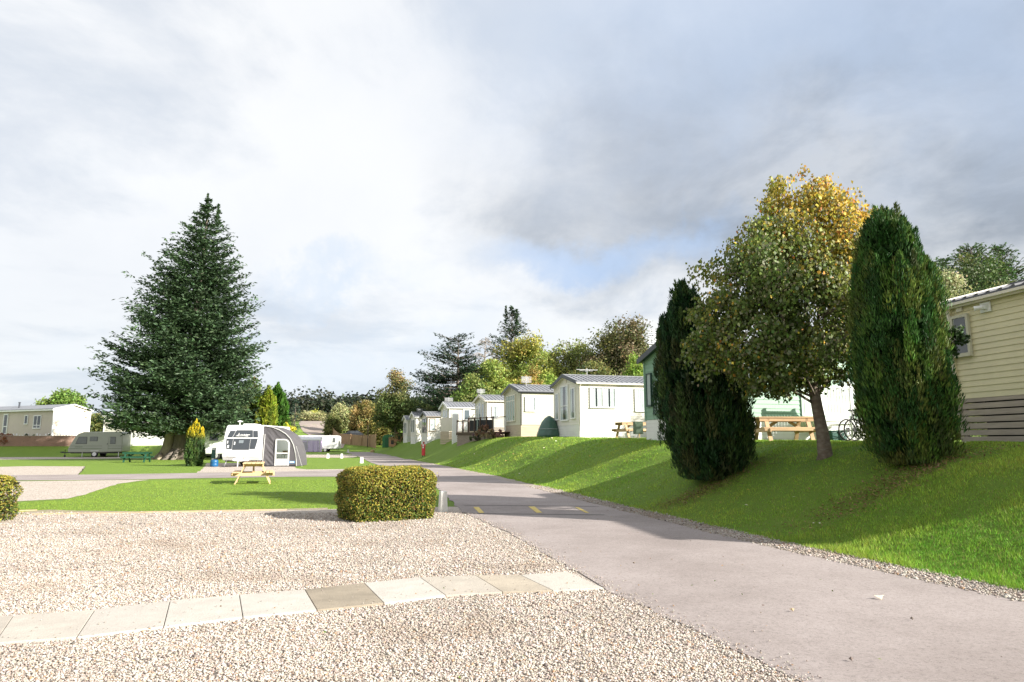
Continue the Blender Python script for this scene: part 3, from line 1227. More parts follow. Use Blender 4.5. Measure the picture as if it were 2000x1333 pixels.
def conifer(name, label, loc, prof, seed, nb, twig_step, card, col, group=None, trunk_r=0.3, leaders=(), lean=(0, 0), droop=0.12, lift=0.35, xoff=None, hole=0.0, cat='tree', trunk=True, dens=1.0, wfac=0.34, whorl=0.0,
            trunk_col=None):
    """whorled evergreen: prof = [(height, radius)]; xoff(h) -> extra radius factor by azimuth"""
    rng = np.random.default_rng(seed)
    t_ = thing(name, label, cat, loc, 0, group)
    ph = np.array([p[0] for p in prof]); pr = np.array([p[1] for p in prof])
    Hh = ph[-1]
    P, T, Nn, Sz_, Cc = [], [], [], [], []
    tb = MB()
    hs = ph[0] + (Hh - ph[0]) * (1 - np.sqrt(rng.random(nb))) * 1.0
    hs = np.sort(ph[0] + (Hh - ph[0] - 0.1) * rng.beta(1.0, 1.35, nb))
    if whorl:
        hs = np.clip(np.round(hs / whorl) * whorl + rng.normal(0, whorl * .12, nb), ph[0], Hh - .1)
    for h in hs:
        az = rng.uniform(0, 2 * PI)
        R = np.interp(h, ph, pr)
        if xoff:
            R *= xoff(h, az)
        R *= 0.95 * np.exp(rng.normal(0.0, 0.07)) * (0.93 if rng.random() < 0.85 else 1.10)
        if rng.random() < hole:
            R *= 0.4
        c0 = np.array([lean[0] * h / Hh, lean[1] * h / Hh, h])
        dr = np.array([math.cos(az), math.sin(az), 0])
        sd_ = np.array([-dr[1], dr[0], 0])
        dz = droop * (1 - h / Hh) * 1.4
        K_ = max(4, int(R / twig_step))
        u = (np.arange(K_) + rng.uniform(0, 1, K_)) / K_
        u = 0.18 + 0.82 * u
        for uu in u:
            zz = (lift * (h / Hh)) * uu * R * 0.6 - dz * R * uu + (dz * 0.9 + 0.05) * R * uu ** 3
            c = c0 + dr * R * uu + np.array([0, 0, zz])
            for sgn in (-1, 1):
                tl_ = (0.12 + 0.26 * (1 - uu)) * R * rng.uniform(0.6, 1.2)
                tl_ = min(tl_, 1.5 * card * 5)
                m_ = max(2, int(tl_ / (card * 0.45) * dens))
                v = rng.uniform(0.05, 1, m_)[:, None]
                td = dr * 0.75 + sd_ * sgn * rng.uniform(0.6, 1.1) + np.array([0, 0, rng.normal(0.02, 0.12)])
                td = td / np.linalg.norm(td)
                p = c + td * tl_ * v + rng.normal(0, card * 0.16, (m_, 3)) + np.array([0, 0, -0.08]) * tl_ * v ** 2
                P.append(p)
                T.append(np.tile(td, (m_, 1)) + rng.normal(0, 0.35, (m_, 3)) + np.array([0, 0, 0.1]))
                Nn.append(np.tile([0, 0, 1.0], (m_, 1)) + rng.normal(0, 0.45, (m_, 3)))
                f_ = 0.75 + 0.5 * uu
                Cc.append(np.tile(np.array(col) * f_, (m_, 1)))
        # tip
        if R > 0.4 and nb < 900:
            z1 = (lift * (h / Hh)) * R * 0.6 - dz * R + (dz * 0.9 + 0.05) * R
            tb.tube([tuple(c0), tuple(c0 + dr * R * 0.5 + np.array([0, 0, -dz * R * 0.5 + lift * h / Hh * R * .3])), tuple(c0 + dr * R * 0.96 + np.array([0, 0, z1]))],
                    [0.03 * R ** .5, 0.018 * R ** .5, 0.006], 4, False)
    for (lx, ly, lh, lr) in leaders:
        m_ = int(260 * dens)
        v = rng.random((m_, 1))
        a = rng.uniform(0, 2 * PI, m_)
        rad = lr * (1 - v[:, 0]) * rng.uniform(0.2, 1, m_)
        p = np.stack([lx + np.cos(a) * rad, ly + np.sin(a) * rad, Hh * 0.86 + (lh - Hh * 0.86) * v[:, 0]], 1)
        P.append(p); T.append(np.stack([np.cos(a), np.sin(a), np.full(m_, 0.6)], 1)); Nn.append(np.tile([0, 0, 1.0], (m_, 1)) + rng.normal(0, .5, (m_, 3)))
        Cc.append(np.tile(np.array(col) * 1.2, (m_, 1)))
    P = np.concatenate(P); T = np.concatenate(T); Nn = np.concatenate(Nn); Cc = np.concatenate(Cc)
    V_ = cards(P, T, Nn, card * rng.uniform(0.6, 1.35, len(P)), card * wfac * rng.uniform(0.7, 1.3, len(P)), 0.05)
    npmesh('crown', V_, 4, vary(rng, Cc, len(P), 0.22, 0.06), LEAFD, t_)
    if trunk:
        tb.tube([(0, 0, -0.2), (0, 0, Hh * 0.06), (lean[0] * .5, lean[1] * .5, Hh * 0.5), (lean[0], lean[1], Hh * 0.97)], [trunk_r * 1.5, trunk_r, trunk_r * 0.6, 0.02], 12)
        tb.build('trunk', trunk_col or BARK, t_, True)
    return t_


def column_shrub(name, label, loc, prof, n, ln, wd, col, seed, lean=(0, 0), cat='conifer', brown=0.15, tipcol=None, dens_in=0.3, group=None, squash=1.0, plumes=260):
    """clipped column conifer made of upright plumes over a dark inner core"""
    rng = np.random.default_rng(seed)
    t_ = thing(name, label, cat, loc, 0, group)
    ph = np.array([p[0] for p in prof]); pr = np.array([p[1] for p in prof])
    Hh = ph[-1]
    # plumes: centre on surface, radius, height
    ncl = plumes
    hc = ph[0] + (Hh - ph[0]) * rng.random(ncl) ** 0.9
    ac = rng.uniform(0, 2 * PI, ncl)
    rc = np.interp(hc, ph, pr) * np.where(hc > Hh * .84, rng.uniform(0.0, 0.95, ncl), rng.uniform(0.76, 1.03, ncl))
    cr_ = rng.uniform(0.07, 0.23, ncl) * Hh / 4.5
    chh = rng.uniform(0.35, 0.8, ncl) * Hh / 4.5
    pick = rng.choice(ncl, n, p=(cr_ * chh) / (cr_ * chh).sum())
    v = rng.random(n)
    a2 = rng.uniform(0, 2 * PI, n)
    rr2 = cr_[pick] * np.sqrt(np.clip(1 - v, 0, 1)) * rng.uniform(0.5, 1.0, n)
    hh = np.clip(hc[pick] + (v - 0.5) * chh[pick], 0.02, Hh + 0.35)
    lx = lean[0] * (hh / Hh); ly = lean[1] * (hh / Hh)
    x = lx + np.cos(ac[pick]) * rc[pick] + np.cos(a2) * rr2
    y = ly + (np.sin(ac[pick]) * rc[pick] + np.sin(a2) * rr2) * squash
    P = np.stack([x, y, hh], 1)
    out_ = np.stack([np.cos(a2), np.sin(a2), np.zeros(n)], 1)
    T = np.stack([np.cos(ac[pick]) * 0.25 + np.cos(a2) * 0.30, np.sin(ac[pick]) * 0.25 + np.sin(a2) * 0.30, np.ones(n)], 1) + rng.normal(0, 0.2, (n, 3))
    Nn = out_ + rng.normal(0, 0.6, (n, 3))
    cc = np.array(col)[rng.integers(0, len(col), ncl)] * np.exp(rng.normal(0, 0.18, (ncl, 1)))
    low = np.clip(1 - hc / (Hh * 0.62), 0, 1)
    isb = rng.random(ncl) < brown * (0.3 + 1.6 * low)
    cc[isb] = cc[isb] * 0.6 + np.array([0.085, 0.06, 0.026]) * 0.4
    c = cc[pick]
    if tipcol is not None:
        f = smooth((hh / Hh - tipcol[0]) / (1 - tipcol[0]) * 1.6)[:, None]
        c = c * (1 - f) + np.array(tipcol[1]) * f
    V_ = cards(P, T, Nn, ln * rng.uniform(0.5, 1.4, n), wd * rng.uniform(0.6, 1.4, n), 0.1)
    # dark inner cards, added to block light through the foliage
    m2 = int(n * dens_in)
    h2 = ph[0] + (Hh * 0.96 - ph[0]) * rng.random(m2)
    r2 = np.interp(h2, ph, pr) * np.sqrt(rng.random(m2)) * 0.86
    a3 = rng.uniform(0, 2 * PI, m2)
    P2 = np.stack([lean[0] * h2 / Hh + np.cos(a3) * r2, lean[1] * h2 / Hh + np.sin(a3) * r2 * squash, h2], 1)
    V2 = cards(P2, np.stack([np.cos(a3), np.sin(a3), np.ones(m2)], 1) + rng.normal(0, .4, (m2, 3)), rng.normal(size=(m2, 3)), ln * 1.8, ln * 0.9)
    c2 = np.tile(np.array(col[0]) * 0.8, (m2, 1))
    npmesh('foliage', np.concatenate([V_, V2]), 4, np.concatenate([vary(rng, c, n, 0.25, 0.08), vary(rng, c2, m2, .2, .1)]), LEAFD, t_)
    mb_ = MB()
    for k in range(5):
        a = k * 1.3
        mb_.tube([(0.05 * math.cos(a), 0.05 * math.sin(a), -0.05), (0.12 * pr.max() * math.cos(a), 0.12 * pr.max() * math.sin(a), Hh * .3),
                  (lean[0] * .8 + 0.3 * pr.max() * math.cos(a), lean[1] * .8 + 0.3 * pr.max() * math.sin(a), Hh * .8)], [0.05 * Hh / 4, 0.035 * Hh / 4, 0.01], 6)
    mb_.build('stem', BARK, t_, True)
    return t_

r_ = np.random.default_rng(44)
n = 260
y = r_.uniform(4.5, 14, n); x = r_.uniform(-7, 3.5, n)
V_ = cards(np.stack([x, y, np.full(n, .034)], 1), r_.normal(size=(n, 3)) * [1, 1, .3], np.tile([0, 0, 1.0], (n, 1)) + r_.normal(0, .5, (n, 3)), r_.uniform(.012, .035, n), .014)
pal3 = np.array([(0.22, 0.12, 0.05), (0.36, 0.22, 0.08), (0.12, 0.08, 0.05), (0.14, 0.2, 0.05)])[r_.choice(4, n)]
setp(npmesh('leaf_scraps', V_, 4, vary(r_, pal3, n, .2, .06), leafmat('litter', 0.1)), 'tiny brown leaf scraps strewn over the gravel and road', None, None, 'stuff')
# ------------------------------------------------------------ trees near the camera
# lime tree in the middle of the bank
def lime_tree():
    loc = hit(1612, 893)
    rng = np.random.default_rng(77)
    t_ = thing('lime_tree', 'round leafy tree turning yellow and orange at the top, between two dark conifers', 'tree', loc)
    mb = MB()
    mb.tube([(0.0, 0, -0.1), (0.0, 0, 0.05), (-0.03, 0, 0.5), (-0.10, 0, 1.0), (-0.16, 0.02, 1.55)], [0.19, 0.145, 0.122, 0.11, 0.105], 14)
    fork = Vector((-0.16, 0.02, 1.5))
    ends = []
    for k in range(15):
        a = 2 * PI * k / 15 + rng.uniform(-.2, .2)
        sp = rng.uniform(0.35, 1.25)
        top_ = rng.uniform(3.4, 5.6) - sp * 0.8
        en = Vector((-0.35 + math.cos(a) * sp * 1.05, math.sin(a) * sp, top_))
        mid = fork.lerp(en, 0.45) + Vector((math.cos(a) * 0.22, math.sin(a) * 0.22, -0.1))
        mb.tube([fork + Vector((0, 0, rng.uniform(-.15, .25))), mid, en], [0.055, 0.034, 0.008], 6)
        for j in range(5):
            f = rng.uniform(0.35, 0.95)
            s0 = mid.lerp(en, f) if f > .45 else fork.lerp(mid, f * 2)
            a2 = a + rng.uniform(-1.3, 1.3)
            e2 = s0 + Vector((math.cos(a2), math.sin(a2), rng.uniform(-.2, .8))) * rng.uniform(0.4, 1.0)
            mb.tube([s0, (s0 + e2) / 2 + Vector((0, 0, .06)), e2], [0.018, 0.012, 0.004], 5)
    for (a, z0, ln) in ((PI + .15, 1.05, 1.2), (PI - 0.5, 1.2, 1.6), (-0.3, 1.3, 0.8), (PI + 1.0, 1.2, 1.3)):
        s0 = Vector((-0.11, 0, z0))
        e2 = s0 + Vector((math.cos(a) * ln, math.sin(a) * ln * .8, 0.35))
        mb.tube([s0, s0.lerp(e2, .5) + Vector((0, 0, .18)), e2], [0.03, 0.02, 0.006], 6)
    tb = mat('lime_bark', (0.15, 0.115, 0.085), 0.9, 0.3, 5, 0.7, 22, col2=(0.26, 0.23, 0.19), c2amt=0.6, c2scale=7, stretch=(1, 1, 1.8))
    mb.build('trunk', tb, t_, True)
    lobes = [(-0.55, 0, 3.3, 1.75, 1.6, 1.45), (-0.20, 0, 4.6, 1.38, 1.2, 1.30), (-1.55, -.1, 2.55, 1.25, 1.2, 0.95), (-1.2, 0, 1.75, 0.9, 1.0, .45), (0.35, 0, 3.0, .95, 1.2, 1.35),
             (-1.45, 0.1, 3.55, 1.1, 1.0, .9), (-0.05, 0, 5.3, 1.02, 0.9, 0.75), (0.1, 0.3, 1.75, 0.8, .9, 0.35), (-0.9, -0.3, 4.2, 1.05, 1.0, 0.85), (-2.3, 0, 2.15, .55, .8, .6), (0.75, 0, 4.6, .7, .8, 1.0), (-0.5, -.7, 2.3, 1.0, .7, .55), (-1.0, -.6, 1.9, 1.2, .7, .35), (-.2, -.5, 3.0, 1.0, .8, .8), (-2.1, -.1, 2.9, .7, .8, .6), (.55, -.2, 2.2, .75, .9, .55), (-1.15, -.2, 1.45, .55, .8, .33), (-.5, .2, 1.5, .5, .7, .25)]
    P, Nn, C, nc = lobes_points(rng, lobes, 54000, 38, 0.25, 0.1)
    # leaves hang in tiers, drooping outwards
    n = len(P)
    up = np.clip((P[:, 2] - 2.9) / 3.8 + 0.24 * np.clip(P[:, 0] + 0.2, -1, 1.2), 0, 1)
    cl = rng.normal(0, 0.13, (nc, 1))[C][:, 0]
    up = np.clip(up + cl, 0, 1)
    green = np.array([0.095, 0.145, 0.028]); olive = np.array([0.27, 0.275, 0.045]); gold_ = np.array([0.54, 0.37, 0.05]); orange = np.array([0.50, 0.22, 0.04])
    u = up[:, None]
    col = np.where(u < 0.45, green + (olive - green) * (u / 0.45), olive + (gold_ - olive) * np.clip((u - 0.45) / 0.45, 0, 1))
    pick = rng.random(n)
    col[(pick < 0.07 * (0.3 + up * 2))] = gold_
    col[(pick > 1 - 0.09 * up)] = orange
    pale = rng.random(n) < 0.2
    col[pale] = np.array([0.22, 0.235, 0.13])
    col = vary(rng, col, n, 0.26, 0.08)
    out_ = Nn.copy(); out_[:, 2] = 0
    Nl = nrmz(nrmz(out_) * 0.75 + np.array([0, 0, 0.45]) + 0.5 * rng.normal(size=P.shape))
    T = np.cross(Nl, rng.normal(size=P.shape)) * 0.6 + np.array([0, 0, -0.9])
    sz = 0.074 * rng.uniform(0.6, 1.3, n)
    npmesh('crown', cards(P, T, Nl, sz, sz * 0.86, 0.18), 4, col, LEAF, t_)
    return t_


lime_tree()
CONG = [(0.026, 0.080, 0.016), (0.042, 0.11, 0.020), (0.075, 0.145, 0.022), (0.11, 0.155, 0.028)]
CONGD = [(0.018, 0.056, 0.018), (0.028, 0.07, 0.018), (0.048, 0.085, 0.02)]
column_shrub('columnar_conifer', 'tall dark clipped conifer standing right of the yellowing tree, brown patches low down', hit(1781, 903),
             [(0.02, 0.34), (0.3, 0.60), (0.8, 0.74), (1.5, 0.77), (2.5, 0.73), (3.2, 0.64), (3.8, 0.53), (4.15, 0.40), (4.33, 0.16)], 80000, 0.105, 0.019, CONG, 31, lean=(-0.12, 0), brown=0.25, plumes=420)
column_shrub('columnar_conifer', 'tall very dark conifer standing left of the yellowing tree, leaning left at the top', hit(1395, 934),
             [(0.02, 0.42), (0.35, 0.75), (0.9, 0.98), (1.7, 1.06), (2.6, 0.98), (3.3, 0.75), (3.8, 0.52), (4.15, 0.34), (4.35, 0.1)], 62000, 0.125, 0.024, CONGD, 32, lean=(-0.52, 0), brown=0.22, plumes=420)
# leafy branch poking out in front of the cream home
def leafy_twig():
    o = AT(1850, 12.6, None)
    t_ = thing('leafy_bush', 'small dark broadleaved branch sticking out right of the right conifer', 'bush', (o.x - .1, o.y, Hs(o.x, o.y)))
    mb = MB()
    zz = CAMH + (864 - 668) / FPX * 12.6 - Hs(o.x, o.y) + .1
    mb.tube([(0, 0, 0), (0.05, 0, zz * .55), (0.2, 0, zz * .9), (0.55, 0, zz)], [0.03, 0.025, 0.014, 0.004], 6)
    mb.tube([(0.15, 0, zz * .85), (0.4, .05, zz * .93), (.62, 0, zz + .02)], [0.012, .008, .003], 5)
    mb.build('stem', BARK, t_, True)
    rng = np.random.default_rng(3)
    P, Nn, C, nc = lobes_points(rng, [(0.30, 0, zz + .08, .22, .2, .13), (0.38, 0, zz - .12, .2, .2, .12), (0.58, 0, zz + .0, .14, .1, .08), (.2, 0, zz - .3, .2, .2, .2)], 520, 8, .4)
    npmesh('foliage', cards(P, rng.normal(size=P.shape), Nn + .5 * rng.normal(size=P.shape), .075, .065), 4, vary(rng, (0.045, 0.085, 0.025), len(P), .25, .08), LEAF, t_)
leafy_twig()


# ------------------------------------------------------------ clipped hedges
def hedge(label, cx, cy, rz, lx, ly, h, n, size, seed, cat='hedge'):
    rng = np.random.default_rng(seed)
    t_ = thing('clipped_hedge', label, cat, (cx, cy, 0), rz)
    # sample a superellipsoid box surface
    m_ = n
    d = rng.uniform(-1, 1, (m_, 3))
    fc_ = rng.choice(3, m_, p=[ly * h / (ly * h + lx * h + lx * ly * .8), lx * h / (ly * h + lx * h + lx * ly * .8), lx * ly * .8 / (ly * h + lx * h + lx * ly * .8)])
    sg_ = np.sign(rng.normal(size=m_))
    d[np.arange(m_), fc_] = np.where(fc_ == 2, 1.0, sg_)
    pw = 5.0
    r_ = (np.abs(d[:, 0]) ** pw + np.abs(d[:, 1]) ** pw + np.maximum(d[:, 2], 0) ** pw) ** (1 / pw)
    q = d / r_[:, None]
    q[:, 2] = np.where(d[:, 2] < 0, d[:, 2], q[:, 2])
    # even out: sample on cube faces instead for flat sides
    depth = 1 - np.abs(rng.normal(0, 0.055, m_)) + 0.02
    bumps = np.array([mnoise.noise((a * 2.6 * lx / 2, b_ * 2.6 * ly / 2, c * 2.4)) for a, b_, c in q[:, :3]])
    q = q * (depth + 0.085 * bumps + (rng.random(m_) < .015) * rng.uniform(0, .09, m_))[:, None]
    nr = np.sign(q) * np.abs(q) ** 4 * [1, 1, 1]
    nr[:, 2] = np.maximum(nr[:, 2], 0)
    P = np.stack([q[:, 0] * lx / 2, q[:, 1] * ly / 2, (q[:, 2] * 0.5 + 0.5) * h], 1)
    sag = np.clip(1 - P[:, 2] / (0.22 * h), 0, 1)
    P[:, 0] *= 1 - 0.07 * sag; P[:, 1] *= 1 - 0.07 * sag
    P[:, 2] = np.maximum(P[:, 2], 0.01)
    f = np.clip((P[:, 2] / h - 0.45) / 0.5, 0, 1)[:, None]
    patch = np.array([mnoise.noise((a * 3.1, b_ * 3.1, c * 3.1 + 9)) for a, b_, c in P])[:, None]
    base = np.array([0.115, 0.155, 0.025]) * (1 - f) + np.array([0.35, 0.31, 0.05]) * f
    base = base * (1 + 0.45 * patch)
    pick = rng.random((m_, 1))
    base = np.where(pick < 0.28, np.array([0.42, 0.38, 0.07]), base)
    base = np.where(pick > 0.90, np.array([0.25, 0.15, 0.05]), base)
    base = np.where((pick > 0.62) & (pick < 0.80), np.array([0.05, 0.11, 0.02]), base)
    Nl = nrmz(nr) + 0.9 * rng.normal(size=P.shape)
    V_ = cards(P, rng.normal(size=P.shape), Nl, size * rng.uniform(.6, 1.4, m_), size * .5)
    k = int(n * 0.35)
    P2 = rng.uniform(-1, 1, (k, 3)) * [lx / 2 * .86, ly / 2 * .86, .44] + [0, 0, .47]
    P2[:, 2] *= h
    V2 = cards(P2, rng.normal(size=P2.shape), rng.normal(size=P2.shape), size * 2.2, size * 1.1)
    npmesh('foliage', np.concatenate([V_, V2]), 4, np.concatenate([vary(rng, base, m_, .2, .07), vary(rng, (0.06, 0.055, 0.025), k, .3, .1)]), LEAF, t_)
    mb = MB()
    for _ in range(60):
        x, y = rng.uniform(-.42, .42) * lx, rng.uniform(-.42, .42) * ly
        mb.tube([(x * .8, y * .8, 0), (x, y, h * .5), (x * 1.05, y * 1.05, h * .92)], [0.012, .009, .004], 4, False)
    mb.build('stem', BARK, t_)
    return t_


hedge('square clipped yellow green hedge standing alone on the gravel beside the road', -2.52, 14.0, math.radians(30), 1.78, 1.3, 1.0, 36000, 0.042, 51)
hp = AT(-62, 13.3, 0)
hedge('clipped golden hedge cut off by the left edge of the picture', hp.x - .05, hp.y, math.radians(-12), 1.7, 1.3, 0.86, 16000, 0.042, 52)

# ------------------------------------------------------------ big fir
FIRL = hit(352, 898)
def fir_off(h, az):
    c = math.cos(az)
    k = 0.97
    if c < 0:
        k *= 1 + 0.07 * (-c) * np.exp(-((h - 5) / 4) ** 2) + 0.22 * (-c) * np.exp(-((h - 14) / 3.5) ** 2)
    else:
        k *= 1 + 0.06 * c * np.exp(-((h - 16) / 5) ** 2) - 0.13 * c * np.exp(-((h - 5) / 4.5) ** 2)
    return k * (1 + 0.10 * math.sin(az * 5 + h * 1.1) + 0.06 * math.sin(h * 2.3))
fir = conifer('fir_tree', 'huge dark green fir tree with wide drooping skirts, towering over the caravans', FIRL,
              [(2.5, 5.8), (4.2, 7.0), (6, 7.1), (9, 6.2), (12.5, 4.9), (15.6, 3.9), (18, 2.9), (20.3, 1.9), (22.2, 0.9), (23.8, 0.15)], 61, 1000, 0.34, 0.36, (0.060, 0.100, 0.048),
              trunk_r=0.62, leaders=((0.85, 0, 24.2, .6), (1.9, 0, 23.2, .6)), lean=(1.0, 0), droop=0.22, lift=0.95, xoff=fir_off, hole=0.05, dens=0.95, wfac=0.42, whorl=0.78)
mb = MB()
mb.tube([(-1.55, 0.2, -.2), (-1.45, 0.2, 0.15), (-1.25, 0.2, 1.0), (-1.05, .2, 2.4), (-0.9, 0.2, 4.5)], [0.80, 0.60, 0.48, 0.42, 0.35], 14)
for a in (PI * 1.1, PI * 1.45, PI * 1.8, 0.3, PI * .8):
    mb.tube([(-1.45 + .3 * math.cos(a), .2 + .3 * math.sin(a), .5), (-1.45 + 1.0 * math.cos(a), .2 + 1.0 * math.sin(a), -.1)], [.25, .12], 8)
PALEB = mat('sunlit_bark', (0.34, 0.29, 0.20), 0.9, 0.35, 2.5, 0.9, 12, col2=(0.16, 0.12, 0.09), c2amt=.7, c2scale=1.6, stretch=(1, 1, .4))  # sunlight on this trunk is put into the paler bark colour
setp(mb.build('trunk', PALEB, fir, True), 'pale second trunk of the fir')
mb = MB()
for a in (PI * 1.1, PI * 1.5, PI * 1.85, 0.1, .6, PI * 1.3):
    mb.tube([(.35 * math.cos(a), .35 * math.sin(a), 0.9), (1.0 * math.cos(a), 1.0 * math.sin(a), .25), (1.6 * math.cos(a), 1.6 * math.sin(a), -.1)], [.3, .25, .12], 8)
mb.build('root_flare', BARKG, fir, True)

column_shrub('golden_conifer', 'small columnar conifer with a bright yellow tip beside the fir trunk', hit(378, 911), [(0.02, .36), (.3, .52), (.9, .57), (1.6, .55), (2.1, .45), (2.5, .22), (2.75, .04)],
             16000, 0.13, 0.035, [(0.07, .13, .035), (.10, .16, .04), (.055, .10, .04)], 33, brown=0.12, tipcol=(0.58, (0.62, 0.50, 0.03)), plumes=420)

# ------------------------------------------------------------ background trees
def zt(py, Y):
    return CAMH + (864 - py) / FPX * Y * 0.985


def bgtree(label, px, Y, ytop, hw, cols, seed, n=5000, size=0.34, group='trees behind the holiday homes', gold=None, squat=False, ybot=None, name='broadleaf_tree', cat='tree', sub=14, subr=.32):
    o = AT(px, Y)
    h = zt(ytop, Y) - o.z
    w = hw * 1.22 / FPX * Y
    n = int(n * 3.0)
    cols = [(q[0] * 1.35, q[1] * 1.42, q[2] * 1.4) for q in cols]
    sub, subr = 20, .40
    rng = random.Random(seed)
    lobes = [(0, 0, h * .60, w * .8, w * .8, h * .40)]
    for k in range(6):
        a = k * PI / 3 + rng.uniform(-.3, .3)
        lobes.append((math.cos(a) * w * .5, math.sin(a) * w * .5, h * rng.uniform(.36, .62), w * rng.uniform(.4, .58), w * rng.uniform(.4, .58), h * rng.uniform(.2, .32)))
    lobes.append((rng.uniform(-.2, .2) * w, 0, h * .80, w * .42, w * .42, h * .2))
    if squat:
        lobes.append((0, 0, h * .3, w * .95, w * .95, h * .3))
        lobes.append((w * .5, -w * .2, h * .25, w * .5, w * .5, h * .28))
        lobes.append((-w * .5, -w * .2, h * .25, w * .5, w * .5, h * .28))
    else:
        lobes.append((0, 0, h * .25, w * .6, w * .6, h * .25))
    return broad_tree(name, label, o, lobes, n, size, cols, seed, group, trunk_r=max(.12, h * .018), gold=gold, cat=cat, sub=sub, subr=subr)


YG = [(0.20, 0.23, 0.05), (0.26, 0.27, 0.06), (0.17, 0.21, 0.05), (0.29, 0.26, 0.06)]
OL = [(0.13, 0.14, 0.045), (0.10, 0.115, 0.035), (0.17, 0.16, 0.05)]
BR = [(0.17, 0.13, 0.065), (0.11, 0.11, 0.04), (0.20, 0.155, 0.09), (0.09, 0.10, 0.035)]
DG = [(0.05, 0.08, 0.025), (0.07, 0.10, 0.03), (0.045, 0.065, 0.025)]
LG = [(0.16, 0.24, 0.04), (0.20, 0.26, 0.05)]
OR = [(0.30, 0.20, 0.06), (0.24, 0.18, 0.05)]
B = bgtree
B('wide yellow green tree, the brightest crown in the middle behind the homes', 1030, 88, 662, 62, YG, 101, 9000, .34)
B('yellow green tree left of the brightest crown, behind the dark roofed homes', 958, 84, 698, 44, YG[:3], 102, 6000, .32)
B('yellowing tree right of the brightest crown', 1085, 92, 682, 40, YG + OL, 103, 5000)
B('low green bush mass behind the home with the decked terrace', 930, 74, 735, 42, [(0.12, .17, .04), (.16, .18, .05)], 104, 5000, .28, squat=True)
B('orange tinted bush between the two nearest white homes', 1040, 68, 712, 30, OR + YG[:1], 105, 3500, .24, squat=True)
B('small bright green shrub at the roof edge of the nearest white home', 1078, 60, 725, 15, LG, 106, 1600, .2, squat=True)
B('olive green tree with a gap to its left above the nearest white home', 1140, 90, 655, 52, OL + YG[:1], 107, 6500)
B('olive tree with brown tints behind the nearest white home', 1185, 86, 650, 42, BR + OL, 108, 6500)
B('tall brown green tree beside the left conifer', 1245, 84, 626, 46, BR, 109, 8000)
B('bright green low tree behind the aerial of the green home', 1245, 66, 682, 28, LG + OL[:1], 110, 3500, .26, squat=True)
B('dark undergrowth tree behind the nearest white home roof', 1165, 70, 700, 60, OL + DG, 111, 6500, .28, squat=True)
B('brown green tree seen through gaps behind the left conifer', 1335, 72, 640, 50, BR, 112, 5000)
B('green tree behind the roof of the green home', 1440, 60, 650, 60, OL + DG, 113, 5000)
B('dark tree behind the green home, right of its roof middle', 1560, 56, 640, 70, DG, 114, 5000)
B('dark green tree behind the right conifer', 1720, 44, 600, 80, DG + OL[:1], 115, 5000, .26)
conifer('cedar_tree', 'dark wide armed conifer with drooping tiers, left of the yellow green trees', AT(893, 82), [(2.5, 4.2), (5, 4.8), (8, 4.6), (10.2, 3.2), (12.0, 2.2), (12.8, 0.3)], 62, 210, 0.36, .42,
        (0.028, 0.055, 0.028), 'evergreens behind the holiday homes', .3, droop=0.25, lift=0.5, hole=0.25, dens=1.0, xoff=lambda h, az: 1.0 + (0.25 if math.cos(az) < -.3 else -.12) * (1 if h > 4 else 0))
conifer('spruce_tree', 'tall dark spruce with its pointed top rising above the yellow green trees', AT(1000, 100), [(8, 4.8), (12, 4.3), (15, 2.9), (18, 1.5), (20.0, .15)], 63, 230, .4, .42, (0.04, 0.075, 0.035),
        'evergreens behind the holiday homes', .3, leaders=((-.9, 0, 20.0, .4), (.7, 0, 19.4, .35)), droop=0.05, lift=0.9, hole=0.2)
B('olive yellow tree filling the gap right of the brightest crown', 1105, 94, 668, 42, OL + YG[:1], 116, 5000)
B('brown tinted round tree between the olive tree and the tall brown green one', 1215, 92, 640, 40, BR + OL[:1], 117, 6000)
B('dark tree between the cedar and the yellow green trees', 925, 92, 712, 34, DG + OL[:1], 118, 5000)
# bare tree
bl = AT(945, 92)
bt = thing('bare_tree', 'leafless pale dead conifer between the dark cedar and the spruce', 'tree', bl)
mb = MB()
hh = zt(655, 92) - bl.z
mb.tube([(0, 0, 0), (0, 0, hh * .6), (.15, 0, hh)], [.25, .15, .02], 7)
mb.build('trunk', BARKG, bt, True)
mb = MB()
rg = random.Random(4)
for k in range(64):
    z0 = hh * rg.uniform(.55, .99)
    a = rg.uniform(0, 2 * PI)
    ln = (hh - z0) * .75 + .5
    e = Vector((math.cos(a) * ln, math.sin(a) * ln, z0 - .05 * ln + rg.uniform(-.2, .2)))
    md = Vector((math.cos(a) * ln * .5, math.sin(a) * ln * .5, z0 + .12 * ln))
    mb.tube([(0.1, 0, z0), md, e], [.05, .04, .02], 4)
    for j in range(4):
        f = rg.uniform(.4, .95)
        p = md.lerp(e, f)
        mb.tube([p, p + Vector((rg.uniform(-.5, .5), rg.uniform(-.5, .5), rg.uniform(-.45, .1)))], [.025, .012], 3)
mb.build('branches', BARKG, bt)
G2 = 'trees and bushes at the far end of the road'
B('tall loose tree with pinkish yellow upper leaves beside the farthest homes', 772, 96, 730, 36, [(.10, .13, .04), (.14, .16, .05), (.07, .10, .03)], 120, 6500, .3, G2, gold=(.62, (.40, .28, .13), .75))
B('dark green bush right of the tall loose tree, behind the farthest homes', 822, 100, 772, 28, DG, 121, 4500, .3, G2, squat=True)
B('dark tree mass between the far homes and the cedar', 872, 96, 768, 40, DG + OL[:1], 122, 4500, .3, G2, squat=True)
B('rusty brown willow beside the timber fence', 712, 124, 783, 26, [(.24, .17, .06), (.18, .14, .05), (.13, .13, .04)], 123, 5000, .36, G2, squat=True)
B('yellow brown leafy bush right of the timber fence', 742, 116, 778, 20, [(.22, .18, .05), (.15, .14, .04)], 124, 3500, .34, G2, squat=True)
